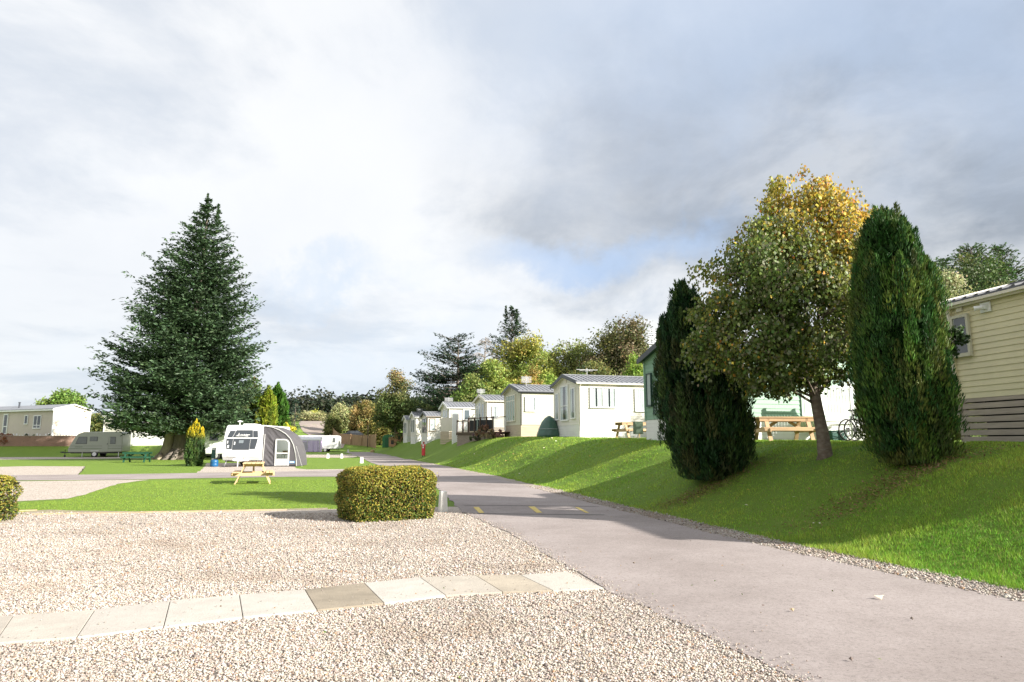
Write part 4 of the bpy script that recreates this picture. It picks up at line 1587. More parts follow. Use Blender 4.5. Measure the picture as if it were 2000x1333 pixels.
B('pale silvery willow left of the rusty willow', 668, 140, 790, 30, [(.27, .26, .13), (.22, .22, .10)], 125, 5000, .38, G2, squat=True)
B('dark olive bush below the silvery willow', 648, 128, 812, 14, OL, 126, 2500, .3, G2, squat=True)
B('wide pale beige bush across the end of the track', 603, 190, 812, 32, [(.24, .22, .11), (.19, .18, .08)], 127, 4500, .5, G2, squat=True)
B('yellow bush behind the beige bush', 612, 215, 803, 18, [(.34, .32, .07), (.28, .28, .06)], 128, 2500, .5, G2, squat=True)
B('yellow flowering shrub above the roof of the grey awning', 562, 66, 826, 12, [(.42, .37, .04), (.22, .28, .04)], 129, 2500, .2, G2, squat=True, name='yellow_shrub', cat='shrub')
B('brownish green tree under the right side of the fir', 482, 74, 738, 30, [(.12, .13, .045), (.17, .14, .06), (.07, .11, .03)], 130, 5000, .3, G2, squat=True)
B('dark green shrub mass behind the white caravan roof', 440, 70, 790, 50, DG + [(.10, .15, .04)], 131, 6000, .28, G2, squat=True)
B('bright green tree behind the beige home at the left', 118, 100, 759, 36, [(.12, .19, .04), (.17, .22, .05), (.09, .14, .03)], 132, 5500, .36, 'trees at the left edge', squat=True)
for (px, Y, top_, wr, cols, sd, lab) in ((519, 64, 762, .95, [(.24, .30, .03), (.30, .34, .04), (.16, .22, .03)], 34, 'golden green columnar conifer behind the grey awning'),
                                         (537, 67, 756, 1.35, [(.06, .15, .02), (.09, .20, .025), (.05, .11, .02)], 35, 'bright mid green columnar conifer right of the golden one'),
                                         (500, 66, 772, .9, [(.14, .22, .03), (.20, .26, .035)], 36, 'green columnar conifer left of the golden one')):
    o = AT(px, Y)
    h = zt(top_, Y) - o.z
    column_shrub('columnar_conifer', lab, o, [(.05, wr * .8), (h * .3, wr), (h * .6, wr * .95), (h * .85, wr * .6), (h, .05)], 9000, .42, .13, cols, sd, brown=0, group='columnar conifers behind the awning', plumes=110)
conifer('young_spruce', 'small bluish spruce right of the columnar conifers', AT(574, 120), [(.3, 2.0), (2.5, 1.6), (5, .8), (6.6, .1)], 64, 70, .4, .4, (.05, .09, .06), trunk_r=.1, droop=0, lift=.8)

for k, (px, Y, top_, hw, cl, lab) in enumerate(((180, 118, 812, 34, OL, 'olive hedge tree behind the left homes, just right of the beige one'), (250, 122, 806, 44, DG, 'dark tree behind the fir, left part of the tree line'),
                                              (340, 120, 800, 50, OL + DG, 'olive tree behind the fir trunk'), (425, 116, 806, 44, DG, 'dark tree behind the motorhome'), (20, 125, 815, 50, DG, 'dark tree hidden behind the beige home'))):
    B(lab, px, Y, top_, hw, cl, 150 + k, 3000, .4, 'trees at the left edge', squat=True)
# trees above the cream home
B('pale variegated bush above the cream home roof', 1880, 27, 508, 36, [(.36, .33, .20), (.24, .24, .12), (.13, .15, .06)], 140, 7000, .12, 'trees above the cream home', squat=True)
B('dark green tree over the cream home roof', 1935, 31, 488, 62, DG + OL[:1], 141, 12000, .14, 'trees above the cream home', squat=True)
B('pale tipped bush at the right edge above the cream home', 1990, 27, 535, 40, [(.25, .24, .12), (.09, .11, .04)], 142, 6000, .12, 'trees above the cream home', squat=True)
for (px, Y, top_, sd, lab) in ((1935, 33, 458, 65, 'feathery green cypress with the highest tip above the cream home'), (1990, 34, 464, 66, 'feathery green cypress at the right edge above the cream home'),
                               (1875, 36, 492, 67, 'pale green cypress beside the top of the right conifer')):
    o = AT(px, Y)
    h = zt(top_, Y) - o.z
    conifer('cypress_tree', lab, o, [(.5, 2.8), (h * .5, 2.6), (h * .8, 1.7), (h, .15)], sd, 620, .20, .20, (.075, .135, .045), 'trees above the cream home', .15, droop=-.05, lift=1.0, hole=.1)

# wooded ridge on the skyline
rng = np.random.default_rng(90)
RP, RN, RC = [], [], []
cid = 0
hillpts = []
for k in range(150):
    px = rng.uniform(535, 900)
    Y = rng.uniform(290, 350)
    topy = np.interp(px, [535, 568, 600, 640, 668, 690, 720, 745, 900], [806, 800, 795, 790, 780, 776, 784, 786, 790]) + abs(rng.normal(0, 5))
    o = AT(px, Y)
    zt_ = zt(topy, Y)
    r_ = rng.uniform(5, 9)
    hillpts.append((o.x, o.y, zt_ - r_ * .8, r_, r_, r_ * .8))
    hillpts.append((o.x, o.y, max(o.z + 4, zt_ - r_ * 1.9), r_ * 1.1, r_ * 1.1, r_ * 1.0))
P, Nn, C, nc = lobes_points(rng, hillpts, 60000, 8, .5, jit=.05)
cc = np.array([(0.025, .040, .020), (.035, .045, .022), (.038, .042, .024), (.03, .045, .024)])[rng.integers(0, 4, nc)]
setp(npmesh('far_woodland', cards(P, rng.normal(size=P.shape), Nn + .35 * rng.normal(size=P.shape), 1.5 * rng.uniform(.6, 1.3, len(P)), 1.2), 4, vary(rng, cc[C], len(P), .2, .06), LEAFD),
     'dark wooded ridge on the skyline beyond the track', None, None, 'stuff')
# ------------------------------------------------------------ static holiday homes
GLASS = glassmat('window_glass')
DARKIN = mat('dark_interior', (0.035, 0.04, 0.045), 0.8)
CURT = mat('net_curtain', (0.62, 0.63, 0.63), 0.9, 0.08)
CURTG = mat('green_drape', (0.16, 0.25, 0.10), 0.9, 0.2)
WHITE = mat('white_upvc', (0.80, 0.80, 0.79), 0.4, 0.03)
CREAMT = mat('cream_trim', (0.74, 0.69, 0.60), 0.5, 0.05)
SLATE = mat('slate_trim', (0.06, 0.065, 0.08), 0.45, 0.1)
DKGREEN = mat('dark_green_frame', (0.02, 0.055, 0.045), 0.4, 0.1)
ROOFD = mat('roof_tile_charcoal', (0.10, 0.105, 0.12), 0.65, 0.2, 3)
ROOFG = mat('roof_tile_grey', (0.22, 0.23, 0.25), 0.65, 0.15, 3)
WALLW = mat('clad_cream_white', (0.72, 0.69, 0.62), 0.6, 0.04, 1.5)
WALLC = mat('clad_sage_cream', (0.55, 0.53, 0.42), 0.6, 0.05, 1.5)
WALLG = mat('clad_green', (0.21, 0.35, 0.245), 0.55, 0.05, 1.5)
WALLY = mat('clad_yellow_cream', (0.72, 0.66, 0.45), 0.6, 0.07, 2.0, col2=(0.62, 0.57, 0.40), c2amt=.4, c2scale=1.2)
WALLB = mat('clad_beige', (0.56, 0.49, 0.42), 0.6, 0.05, 1.5)
SKW = mat('skirt_white', (0.78, 0.77, 0.75), 0.6, 0.05)
SKB = mat('skirt_beige_board', (0.52, 0.43, 0.33), 0.75, 0.15, 4, stretch=(.3, .3, 3))
SKG = mat('skirt_grey_board', (0.23, 0.195, 0.17), 0.85, 0.25, 5, 0.3, 20, stretch=(.3, .3, 3))
METAL = mat('aerial_metal', (0.72, 0.72, 0.72), 0.35, 0.05, metal=0.6)
BLACKP = mat('black_plastic', (0.02, 0.02, 0.022), 0.5)
X_, Y_, Z_ = Vector((1, 0, 0)), Vector((0, 1, 0)), Vector((0, 0, 1))


def window(parent, O, U, N_, w, h, cols=1, transom=None, frame=None, curtain=CURT, near=True, fw=0.05, part_curtain=0.32, arch=0.0, label=None):
    """O lower left corner on the wall, U along the wall, N_ outward"""
    frame = frame or WHITE
    O, U, N_ = Vector(O), Vector(U), Vector(N_)
    mb = MB()
    d = 0.065
    mb.obox(O, U, Z_, N_, 0, w, -0.02, fw, 0, d + .02)
    mb.obox(O, U, Z_, N_, 0, w, h - fw, h, 0, d)
    mb.obox(O, U, Z_, N_, 0, fw, fw, h - fw, 0, d)
    mb.obox(O, U, Z_, N_, w - fw, w, fw, h - fw, 0, d)
    for k in range(1, cols):
        u = w * k / cols
        mb.obox(O, U, Z_, N_, u - fw * .5, u + fw * .5, fw, h - fw, 0.004, d - .003)
    if transom:
        mb.obox(O, U, Z_, N_, fw, w - fw, h * transom - fw * .4, h * transom + fw * .4, 0.006, d - .006)
    wn = mb.build('window', frame, parent)
    if label:
        wn['label'] = label
    MB().obox(O, U, Z_, N_, fw * .6, w - fw * .6, fw * .6, h - fw * .6, 0.004, 0.010).build('painted_tone', DARKIN, wn)  # dark board painting the unlit room behind the glass
    if curtain:
        cb = MB()
        def drape(a, b_):
            nn = max(3, int((b_ - a) / 0.055))
            for i in range(nn):
                u0, u1 = a + (b_ - a) * i / nn, a + (b_ - a) * (i + 1) / nn
                o0, o1 = (0.016, 0.034) if i % 2 else (0.034, 0.016)
                cb.poly([O + U * u0 + Z_ * (fw * .8) + N_ * o0, O + U * u1 + Z_ * (fw * .8) + N_ * o1, O + U * u1 + Z_ * (h - fw * .8) + N_ * o1, O + U * u0 + Z_ * (h - fw * .8) + N_ * o0])
        for k in range(cols if part_curtain < .5 else 1):
            a0, a1 = (w * k / cols + fw * .8, w * (k + 1) / cols - fw * .8) if part_curtain < .5 else (fw * .8, w - fw * .8)
            if part_curtain < .5:
                ww = (a1 - a0) * part_curtain
                drape(a0, a0 + ww)
                drape(a1 - ww, a1)
            else:
                drape(a0, a1)
        cb.build('curtain', curtain, wn, recalc=False)
    g = MB().poly([O + U * fw * .5 + Z_ * fw * .5 + N_ * .046, O + U * (w - fw * .5) + Z_ * fw * .5 + N_ * .046, O + U * (w - fw * .5) + Z_ * (h - fw * .5) + N_ * .046, O + U * fw * .5 + Z_ * (h - fw * .5) + N_ * .046])
    g.build('pane', GLASS, wn)
    return wn


def lap(mb, O, U, N_, u0, u1, z0, z1, bh, clip=None, prof=0.016, gap=0.0):
    """lapped boards on a wall plane; clip(z) -> (ua, ub)"""
    z = z0
    O, U, N_ = Vector(O), Vector(U), Vector(N_)
    while z < z1 - 1e-4:
        zt_ = min(z + bh, z1)
        a0, b0 = clip(z) if clip else (u0, u1)
        a1, b1 = clip(zt_) if clip else (u0, u1)
        f = (zt_ - z) / bh
        A = O + U * a0 + Z_ * (z + gap) + N_ * prof
        B_ = O + U * b0 + Z_ * (z + gap) + N_ * prof
        C_ = O + U * b1 + Z_ * zt_ + N_ * prof * (1 - f)
        D_ = O + U * a1 + Z_ * zt_ + N_ * prof * (1 - f)
        mb.poly([A, B_, C_, D_])
        mb.poly([A - N_ * (prof + .01), B_ - N_ * (prof + .01), B_, A])
        z = zt_
    return mb


def aerial(parent, x, y, z, h, w=0.55, bars=6):
    mb = MB()
    mb.tube([(x, y, z), (x, y, z + h)], 0.022, 6)
    for k in range(bars):
        zz = z + h - 0.10 - k * (h * .6 / bars)
        mb.tube([(x - w / 2, y - .02, zz), (x + w / 2, y - .02, zz)], 0.016, 5)
        mb.tube([(x - w * .32, y + .12, zz - .04), (x + w * .32, y + .12, zz - .04)], 0.01, 4)
    mb.tube([(x, y - .4, z + h * .62), (x, y + .25, z + h * .62)], 0.012, 4)
    mb.build('aerial', METAL, parent)


def home(label, px, Y, L_, Wd, skirt, eave, rise, rotz, wall, skm, trim, roof, barge, ends=(), sides=(), aer=None, near=True, base=None, skirt_gap=0.0, bh=0.15, pipe=None, group='static holiday homes in a row',
         doors=(), oh=0.22, vent=True, corner=None, skbh=0.14):
    g = AT(px, Y) if corner is None else Vector((corner[0], corner[1], Hs(*corner)))
    z0 = g.z if base is None else base
    # sink the foot a little where the bank falls away
    t_ = thing('static_caravan', label, 'static caravan', (g.x, g.y, z0), rotz, group)
    z1, z2 = skirt, eave
    # wall -------------------------------------------------
    mb = MB()
    lap(mb, (0, 0, 0), X_, -Y_, 0, L_, z1, z2, bh)
    def clip(z):
        if z <= z2:
            return (0, Wd)
        f = (z - z2) / rise * Wd / 2
        return (f, Wd - f)
    lap(mb, (0, 0, 0), Y_, -X_, 0, Wd, z1, z2, bh)
    lap(mb, (0, 0, 0), Y_, -X_, 0, Wd, z2, z2 + rise, bh, clip)
    mb.poly([(0, Wd, z1), (L_, Wd, z1), (L_, Wd, z2), (0, Wd, z2)])
    mb.poly([(L_, 0, z1), (L_, Wd, z1), (L_, Wd, z2), (L_, Wd / 2, z2 + rise), (L_, 0, z2)])
    # corner boards
    mb.box(-.035, .05, -.035, .05, z1 - .02, z2)
    mb.box(-.035, .05, Wd - .05, Wd + .035, z1 - .02, z2)
    mb.build('wall', wall, t_, recalc=False)
    # skirt ------------------------------------------------
    mb = MB()
    if skirt_gap:
        z = -0.1
        while z < z1 - .02:
            zt_ = min(z + .115, z1 - .005)
            mb.box(0.0, L_, -.012, .012, z, zt_)
            mb.box(-.012, .012, 0.013, Wd, z, zt_)
            z += .115 + skirt_gap
        for k in range(4):
            mb.box(.014, .06, 0.1 + k * (Wd - .2) / 3 - .04, .1 + k * (Wd - .2) / 3 + .04, -.1, z1)
        for k in range(6):
            mb.box(0.1 + k * (L_ - .3) / 5, .18 + k * (L_ - .3) / 5, .014, .06, -.1, z1)
    else:
        lap(mb, (0, 0, 0), X_, -Y_, 0.02, L_, -.35, z1, skbh, None, -.006, .012)
        lap(mb, (0, 0, 0), Y_, -X_, 0.02, Wd - .02, -.35, z1, skbh, None, -.006, .012)
        mb.poly([(0.03, .03, -.35), (L_, .03, -.35), (L_, .03, z1), (0.03, .03, z1)])
        mb.poly([(0.03, .03, -.35), (0.03, Wd, -.35), (.03, Wd, z1), (0.03, .03, z1)])
    mb.poly([(0, Wd, -.3), (L_, Wd, -.3), (L_, Wd, z1), (0, Wd, z1)])
    mb.poly([(L_, 0, -.3), (L_, Wd, -.3), (L_, Wd, z1), (L_, 0, z1)])
    mb.build('skirt', skm, t_, recalc=False)
    if skirt_gap:
        MB().box(.35, L_, .35, Wd - .2, -.1, z1 - .05).build('underfloor', BLACKP, t_)
    # roof -------------------------------------------------
    mb = MB()
    ov = 0.14
    sl_ = rise / (Wd / 2)
    th = 0.05
    ridge_z = z2 + rise + 0.05
    for sgn in (-1, 1):
        ey = -ov if sgn < 0 else Wd + ov
        ez = ridge_z - sl_ * (Wd / 2 + ov)
        A = Vector((-oh, Wd / 2, ridge_z)); B_ = Vector((L_ + .1, Wd / 2, ridge_z)); C_ = Vector((L_ + .1, ey, ez)); D_ = Vector((-oh, ey, ez))
        mb.poly([A, B_, C_, D_])
        mb.poly([p - Z_ * th for p in (D_, C_, B_, A)])
        mb.poly([D_, C_, C_ - Z_ * th, D_ - Z_ * th])
        mb.poly([A, D_, D_ - Z_ * th, A - Z_ * th])
        # tile ribs down the slope
        st_ = 0.30
        x = -oh + .12
        dirv = (D_ - A).normalized()
        ln = (D_ - A).length
        while x < L_ + .05:
            p = Vector((x, Wd / 2, ridge_z + .018))
            mb.bar(p, p + dirv * ln, 0.07, 0.04)
            x += st_
        for r_ in range(1, int(ln / .38) + 1):
            p = A + dirv * min(r_ * .38, ln - .01) + Z_ * .012
            mb.bar(p, p + X_ * (L_ + oh + .1), 0.02, 0.022)
    mb.bar((-oh - .01, Wd / 2, ridge_z + .03), (L_ + .1, Wd / 2, ridge_z + .03), .2, .05)
    mb.build('roof', roof, t_)
    # barge boards
    mb = MB()
    for sgn in (-1, 1):
        ey = -ov if sgn < 0 else Wd + ov
        ez = ridge_z - sl_ * (Wd / 2 + ov)
        mb.bar((-oh - .015, Wd / 2, ridge_z - .03), (-oh - .015, ey, ez - .03), .03, .19, (0, 0, 1))
    mb.build('barge_board', barge, t_)
    mb = MB()
    # soffit under the gable overhang
    for sgn in (-1, 1):
        ey = -ov if sgn < 0 else Wd + ov
        ez = ridge_z - sl_ * (Wd / 2 + ov) - th - .01
        mb.poly([(-oh, Wd / 2, ridge_z - th - .01), (0.0, Wd / 2, ridge_z - th - .01), (0.0, ey, ez), (-oh, ey, ez)])
    mb.build('soffit', trim, t_, recalc=False)
    # gutter and fascia
    ez = ridge_z - sl_ * (Wd / 2 + ov) - th
    mb = MB()
    mb.box(-oh + .02, L_ + .08, -ov + .02, -ov + .04, ez - .11, ez - .002)
    mb.box(-oh + .02, L_ + .08, -ov - .06, -ov + .018, ez - .065, ez - .005)
    mb.box(0.02, L_, -ov + .042, -.018, ez - .10, ez - .085)
    mb.build('gutter', trim if pipe is None else pipe, t_)
    mb = MB()
    mb.tube([(.03, -ov - .02, ez - .06), (.03, -.07, ez - .22), (.03, -.07, z1 - .35 if pipe is None else z1 - .05)], 0.033, 8)
    mb.build('downpipe', trim if pipe is None else pipe, t_)
    for e in ends:
        y0, y1, a, b_ = e[:4]
        kw = e[4] if len(e) > 4 else {}
        window(t_, (-.017, y1, a), -Y_, -X_, y1 - y0, b_ - a, **kw)
    for s_ in sides:
        x0, x1, a, b_ = s_[:4]
        kw = s_[4] if len(s_) > 4 else {}
        window(t_, (x0, -.017, a), X_, -Y_, x1 - x0, b_ - a, **kw)
    for (x0, w_, dm) in doors:
        mb = MB()
        mb.box(x0, x0 + w_, -.06, -.015, z1 + .05, z1 + 2.0)
        mb.box(x0 + .1, x0 + w_ - .1, -.075, -.061, z1 + .15, z1 + .85)
        dr = mb.build('door', dm, t_, bevel=.006)
        MB().box(x0 + .14, x0 + w_ - .14, -.07, -.062, z1 + 1.0, z1 + 1.85).build('pane', mat('door_glass', (.12, .15, .17), .1, .05), dr)
        MB().box(x0 + w_ - .09, x0 + w_ - .05, -.10, -.061, z1 + .95, z1 + 1.1).build('handle', METAL, dr)
    if vent:
        mb = MB()
        zc_ = z2 + rise * .45
        for k in range(4):
            mb.box(-.05, -.02, Wd / 2 - .13, Wd / 2 + .13, zc_ + k * .05 - .1, zc_ + k * .05 - .065)
        mb.box(-.03, -.017, Wd / 2 - .16, Wd / 2 + .16, zc_ - .12, zc_ + .12)
        mb.build('vent', trim, t_)
    if aer:
        aerial(t_, aer[0], aer[1], ridge_z - sl_ * abs(aer[1] - Wd / 2), aer[2], *(aer[3:]))
    return t_


RZ = math.atan2(0.28, 0.96)
home('white holiday home with slate roof edge and three tall gable windows, nearest of its row', 1132, 37, 11, 3.9, .72, 3.0, .50, RZ, WALLW, SKW, CREAMT, ROOFG, SLATE,
     ends=[(.45, 1.15, 1.05, 2.75, dict(fw=.05)), (1.5, 2.75, .98, 2.95, dict(transom=.42)), (3.05, 3.65, 1.05, 2.6, dict())],
     sides=[(.62, 2.15, 1.62, 2.74, dict(cols=2, part_curtain=.42)), (3.3, 4.4, 1.45, 2.72, dict(part_curtain=.6))], aer=(1.3, 1.95, .45, 1.3, 1))
home('white holiday home with sage gable, black downpipe and big green curtained gable window', 1017, 46, 9, 4.0, .85, 3.12, .50, RZ, WALLC, SKB, CREAMT, ROOFG, SLATE,
     ends=[(1.15, 3.4, 1.12, 2.95, dict(cols=4, transom=.78, curtain=CURTG, part_curtain=.6, frame=CREAMT))],
     sides=[(.30, 1.05, 1.75, 2.72, dict(part_curtain=.6)), (5.1, 6.0, 1.9, 2.6, dict(part_curtain=.6))], aer=(.9, 1.6, .75, .75, 6), pipe=SLATE)
home('white holiday home whose terrace is screened with black panels', 950, 55, 9, 3.9, .85, 3.0, .48, RZ, WALLW, SKB, CREAMT, ROOFG, CREAMT,
     ends=[(.6, 1.5, 1.2, 2.8, dict(frame=CREAMT)), (1.7, 2.5, 1.2, 2.9, {}), (2.7, 3.3, 1.2, 2.8, {})], sides=[(.45, .95, 1.6, 2.55, dict(part_curtain=.42)), (1.8, 2.4, 1.6, 2.5, {})], aer=(-.02, 1.9, .6, .7, 5))
home('long low white holiday home with pale grey roof, left of the screened terrace', 876, 63, 9, 3.9, .85, 2.95, .5, RZ, WALLW, SKB, WHITE, ROOFG, WHITE,
     ends=[(.5, 1.4, 1.2, 2.7, {}), (1.7, 2.6, 1.2, 2.8, {})], sides=[(.25, .85, 1.5, 2.5, dict(part_curtain=.6))], doors=[(1.3, .75, WHITE)], aer=(.4, 2.2, .6, .8, 6))
home('small white holiday home with dark grey roof and a grey framed side window', 834, 71, 6, 3.9, .75, 2.85, .45, RZ, WALLW, SKW, SLATE, ROOFG, SLATE,
     ends=[(.5, 1.5, 1.2, 2.6, dict(frame=SLATE)), (1.9, 3.0, 1.2, 2.6, dict(frame=SLATE))], sides=[(.22, .85, 1.3, 2.6, dict(frame=mat('tan_frame', (.35, .28, .22), .5), part_curtain=.6)), ], pipe=mat('tan_pipe', (.3, .25, .2), .5))
home('second farthest white holiday home, with a greenish bay window at its gable', 811, 80, 6, 3.9, .8, 3.1, .55, RZ, WALLW, SKW, WHITE, ROOFG, WHITE, ends=[(.6, 1.7, 1.3, 2.8, {}), (2.0, 3.2, 1.3, 2.8, {})],
     sides=[(.55, 1.1, 1.9, 2.6, dict(part_curtain=.6))], aer=(.8, 2.2, .6, .8, 6))
home('farthest small white holiday home, at the end of the row', 795, 89, 6, 3.9, .8, 2.95, .5, RZ, WALLW, SKW, WHITE, ROOFG, WHITE, ends=[(.6, 1.7, 1.2, 2.6, {}), (2.0, 3.2, 1.2, 2.6, {})],
     sides=[(.3, .8, 1.5, 2.5, {})])
gh = home('green clad holiday home with white skirt, half hidden behind the left conifer', 1368, 22.4, 10.5, 3.75, .78, 3.02, .55, RZ, WALLG, SKW, DKGREEN, ROOFD, SLATE,
          ends=[(3.13, 3.52, 1.28, 2.52, dict(frame=DKGREEN, fw=.045, part_curtain=.6)), (1.5, 3.0, .98, 2.2, dict(frame=DKGREEN, fw=.05, part_curtain=.6)), (.45, 1.3, 1.2, 2.5, dict(frame=DKGREEN))],
          sides=[(.8, 2.0, 1.6, 2.7, dict(frame=DKGREEN)), (5.65, 6.5, 1.55, 2.35, dict(frame=DKGREEN, part_curtain=.6))], doors=[(3.95, .8, mat('pale_green_door', (.5, .6, .52), .4))],
          aer=(.25, 3.2, 1.0, .75, 7))
# cream home on the right
CRZ = math.atan2(-.98, .18)
far = AT(1879, 15.5)
ch = home('cream clad holiday home on a slatted grey timber skirt at the right edge', 0, 0, 9.0, 3.9, 1.0, 3.2, .5, CRZ, WALLY, mat('skirt_weathered_board', (0.42, 0.355, 0.315), 0.85, 0.2, 5, 0.3, 20, stretch=(.3, .3, 3)), CREAMT, ROOFD, CREAMT, corner=(far.x, far.y), base=1.46, skirt_gap=.03,
          sides=[(.06, .54, 1.95, 2.88, dict(frame=WALLC, curtain=None, fw=.06, label='narrow window of the cream home')), (4.2, 5.6, 1.8, 2.8, dict(cols=2)), (7.2, 8.2, 1.8, 2.8, {})], bh=.13, vent=False, oh=.12, group=None)
# small fittings on the cream wall
mb = MB()
mb.box(.86, 1.12, -.05, -.017, 2.82, 3.04)
mb.box(.94, 1.04, -.12, -.051, 2.88, 2.98)
mb.tube([(.99, -.10, 2.93), (.88, -.22, 2.91)], [.045, .055], 10)
mb.build('flood_light', WHITE, ch, bevel=.006)
MB().box(.22, .38, -.05, -.017, 2.96, 3.06).build('vent', CREAMT, ch, bevel=.008)
# ------------------------------------------------------------ home at the left, behind the corrugated fence
lh = AT(101, 76)
lrz = math.radians(-1.0)
lh.z -= .7 * 1.0 - (1.85 - lh.z)
t_ = thing('static_caravan', 'long beige holiday home with grey roof behind the corrugated fence at the left', 'static caravan', (lh.x, lh.y, lh.z), 0)
Yax = Vector((math.sin(math.radians(8)), math.cos(math.radians(8)), 0))
LW = WALLB
Lx, Wx = 16.0, 4.1
mb = MB()
ez, rz_ = 4.05, 4.65
ge = Vector((.42, .907, 0)).normalized()      # direction of the sunlit gable end
sdv = Vector((-.907, .42, 0)).normalized()     # long side running to the left
nl = Vector((-.42, -.907, 0))
ne = Vector((.907, -.42, 0))
lap(mb, (0, 0, 0), sdv, nl, 0, Lx, .9, ez, .17)
def clipg(z):
    if z <= ez:
        return (0, Wx)
    f = (z - ez) / (rz_ - ez) * Wx / 2
    return (f, Wx - f)
lap(mb, (0, 0, 0), ge, ne, 0, Wx, .0, ez, .17)
lap(mb, (0, 0, 0), ge, ne, 0, Wx, ez, rz_, .17, clipg)
mb.build('wall', LW, t_, recalc=False)
mb = MB()
lap(mb, (0, 0, 0), sdv, nl, 0, Lx, -.3, .9, .2, None, .01)
mb.build('skirt', SKB, t_, recalc=False)
mb = MB()
mb.tube([(0, -.05, 0), (0, -.05, ez)], .11, 8)
mb.tube([(Wx * ge.x, Wx * ge.y - .05, 0), (Wx * ge.x, Wx * ge.y - .05, ez)], .08, 8)
mb.build('corner_trim', WHITE, t_)
mb = MB()
a0 = Vector((0, 0, ez)) - sdv * .2 + nl * .2
rg0 = ge * Wx / 2 + Vector((0, 0, rz_))
rg1 = rg0 + sdv * Lx
e0 = Vector((0, 0, ez)) + nl * .25 - sdv * .15
e1 = e0 + sdv * Lx
f0 = ge * (Wx + .2) + Vector((0, 0, ez - .03))
f1 = f0 + sdv * Lx
rg0 = rg0 + ne * .2
f0 = f0 + ne * .2
mb.poly([e0, e1, rg1, rg0]); mb.poly([rg0, rg1, f1, f0])
for (p, q, r_, s_) in ((e0, e1, rg1, rg0), (rg0, rg1, f1, f0)):
    mb.poly([v - Z_ * .1 for v in (p, q, r_, s_)])
mb.poly([e0, rg0, rg0 - Z_ * .1, e0 - Z_ * .1]); mb.poly([rg0, f0, f0 - Z_ * .1, rg0 - Z_ * .1]); mb.poly([e0, e1, e1 - Z_ * .1, e0 - Z_ * .1])
mb.build('roof', ROOFG, t_)
mb = MB()
mb.bar(e0 - Z_ * .16, e1 - Z_ * .16, .1, .16)
mb.bar(e0 - Z_ * .08 + nl * .02, rg0 - Z_ * .08 + nl * .02, .05, .12); mb.bar(rg0 - Z_ * .08 + nl * .02, f0 - Z_ * .08 + nl * .02, .05, .12)
mb.build('gutter', WHITE, t_)
fl = sdv * 8.0 - nl * .8 + Vector((0, 0, 4.2))
MB().tube([fl, fl + Z_ * .7], .09, 8).tube([fl + Z_ * .7, fl + Z_ * .78], .13, 8).build('flue', SLATE, t_)
def lw(px0, px1, za, zb, **kw):
    # distances along the long side from the corner
    def s_of(px):
        k = (px - 1000) / FPX * math.cos(PITCH)
        # lh + sdv*s lies in direction px
        return (k * lh.y - lh.x) / (sdv.x - k * sdv.y)
    s0, s1 = s_of(px1), s_of(px0)
    window(t_, Vector((0, 0, za)) + sdv * s1 + nl * .02, -sdv, nl, s1 - s0, zb - za, **kw)
lw(62, 77, 1.85, 3.35, cols=2, transom=.25, fw=.09, curtain=None)
lw(44, 51, 2.35, 3.4, fw=.09, curtain=None)
lw(3, 12, .95, 3.6, fw=.12, transom=.45, curtain=None)
# porch stairs with white balusters
ps = lh + sdv * 6.6 + nl * .6
t_ = thing('porch_stairs', 'white balustraded stairs in front of the long beige home at the left', 'stairs', (ps.x, ps.y, ps.z))
mb = MB()
for k in range(5):
    mb.box(-.2 - .28 * k, .1 - .28 * k, -1.2, -.1, .1 + .19 * k, .19 + .19 * k)
mb.box(-4.4, -1.35, -1.3, -.05, .95, 1.06)
mb.build('step', WHITE, t_)
mb = MB()
for k in range(16):
    x = .2 - k * .28
    zz = .2 + max(0, min(1, -x / 1.4)) * .85
    mb.box(x - .03, x + .03, -1.3, -1.24, zz - .1, zz + .85)
mb.bar((.2, -1.27, 1.05), (-1.3, -1.27, 1.95), .07, .09)
mb.bar((-1.3, -1.27, 1.95), (-4.4, -1.27, 1.95), .07, .09)
mb.bar((.2, -1.27, .3), (-1.3, -1.27, 1.2), .07, .07)
mb.bar((-1.3, -1.27, 1.2), (-4.4, -1.27, 1.2), .07, .07)
mb.build('balustrade', WHITE, t_)
# picket pieces and border plants on the terrace
pk = AT(28, 75.6)
t_ = thing('picket_fence', 'short white picket fence with plants above the corrugated fence', 'fence', (pk.x, pk.y, pk.z + .05))
mb = MB()
for k in range(30):
    x = -1.5 + k * .32
    mb.box(x, x + .14, -.02, .02, 0, 1.05 + .12 * math.sin(k * 1.7))
mb.build('picket', WHITE, t_)
mb = MB(); mb.box(-1.6, 8.1, .021, .06, .3, .4); mb.box(-1.6, 8.1, .021, .06, .75, .85)
mb.build('rail', WHITE, t_)
for k, (px, w_, c, lab) in enumerate(((10, .9, (.30, .13, .07), 'rusty red shrub behind the corrugated fence at the left edge'), (22, .6, (.33, .15, .09), 'small reddish shrub right of the left edge one'), (48, .35, (.10, .12, .05), 'thin dark plant under the small window of the beige home'),
                                      (65, .4, (.09, .12, .04), 'thin green plant under the double window of the beige home'), (98, .35, (.12, .14, .09), 'grey green plant at the corner of the beige home'))):
    o = AT(px, 75.0)
    broad_tree('border_plant', lab, (o.x, o.y, o.z), [(0, 0, .8, w_, w_ * .6, .5), (.1, 0, .5, w_ * .8, w_ * .5, .4)], 500, .16, [c], 200 + k, 'plants above the corrugated fence', .02, cat='plant', sub=6)
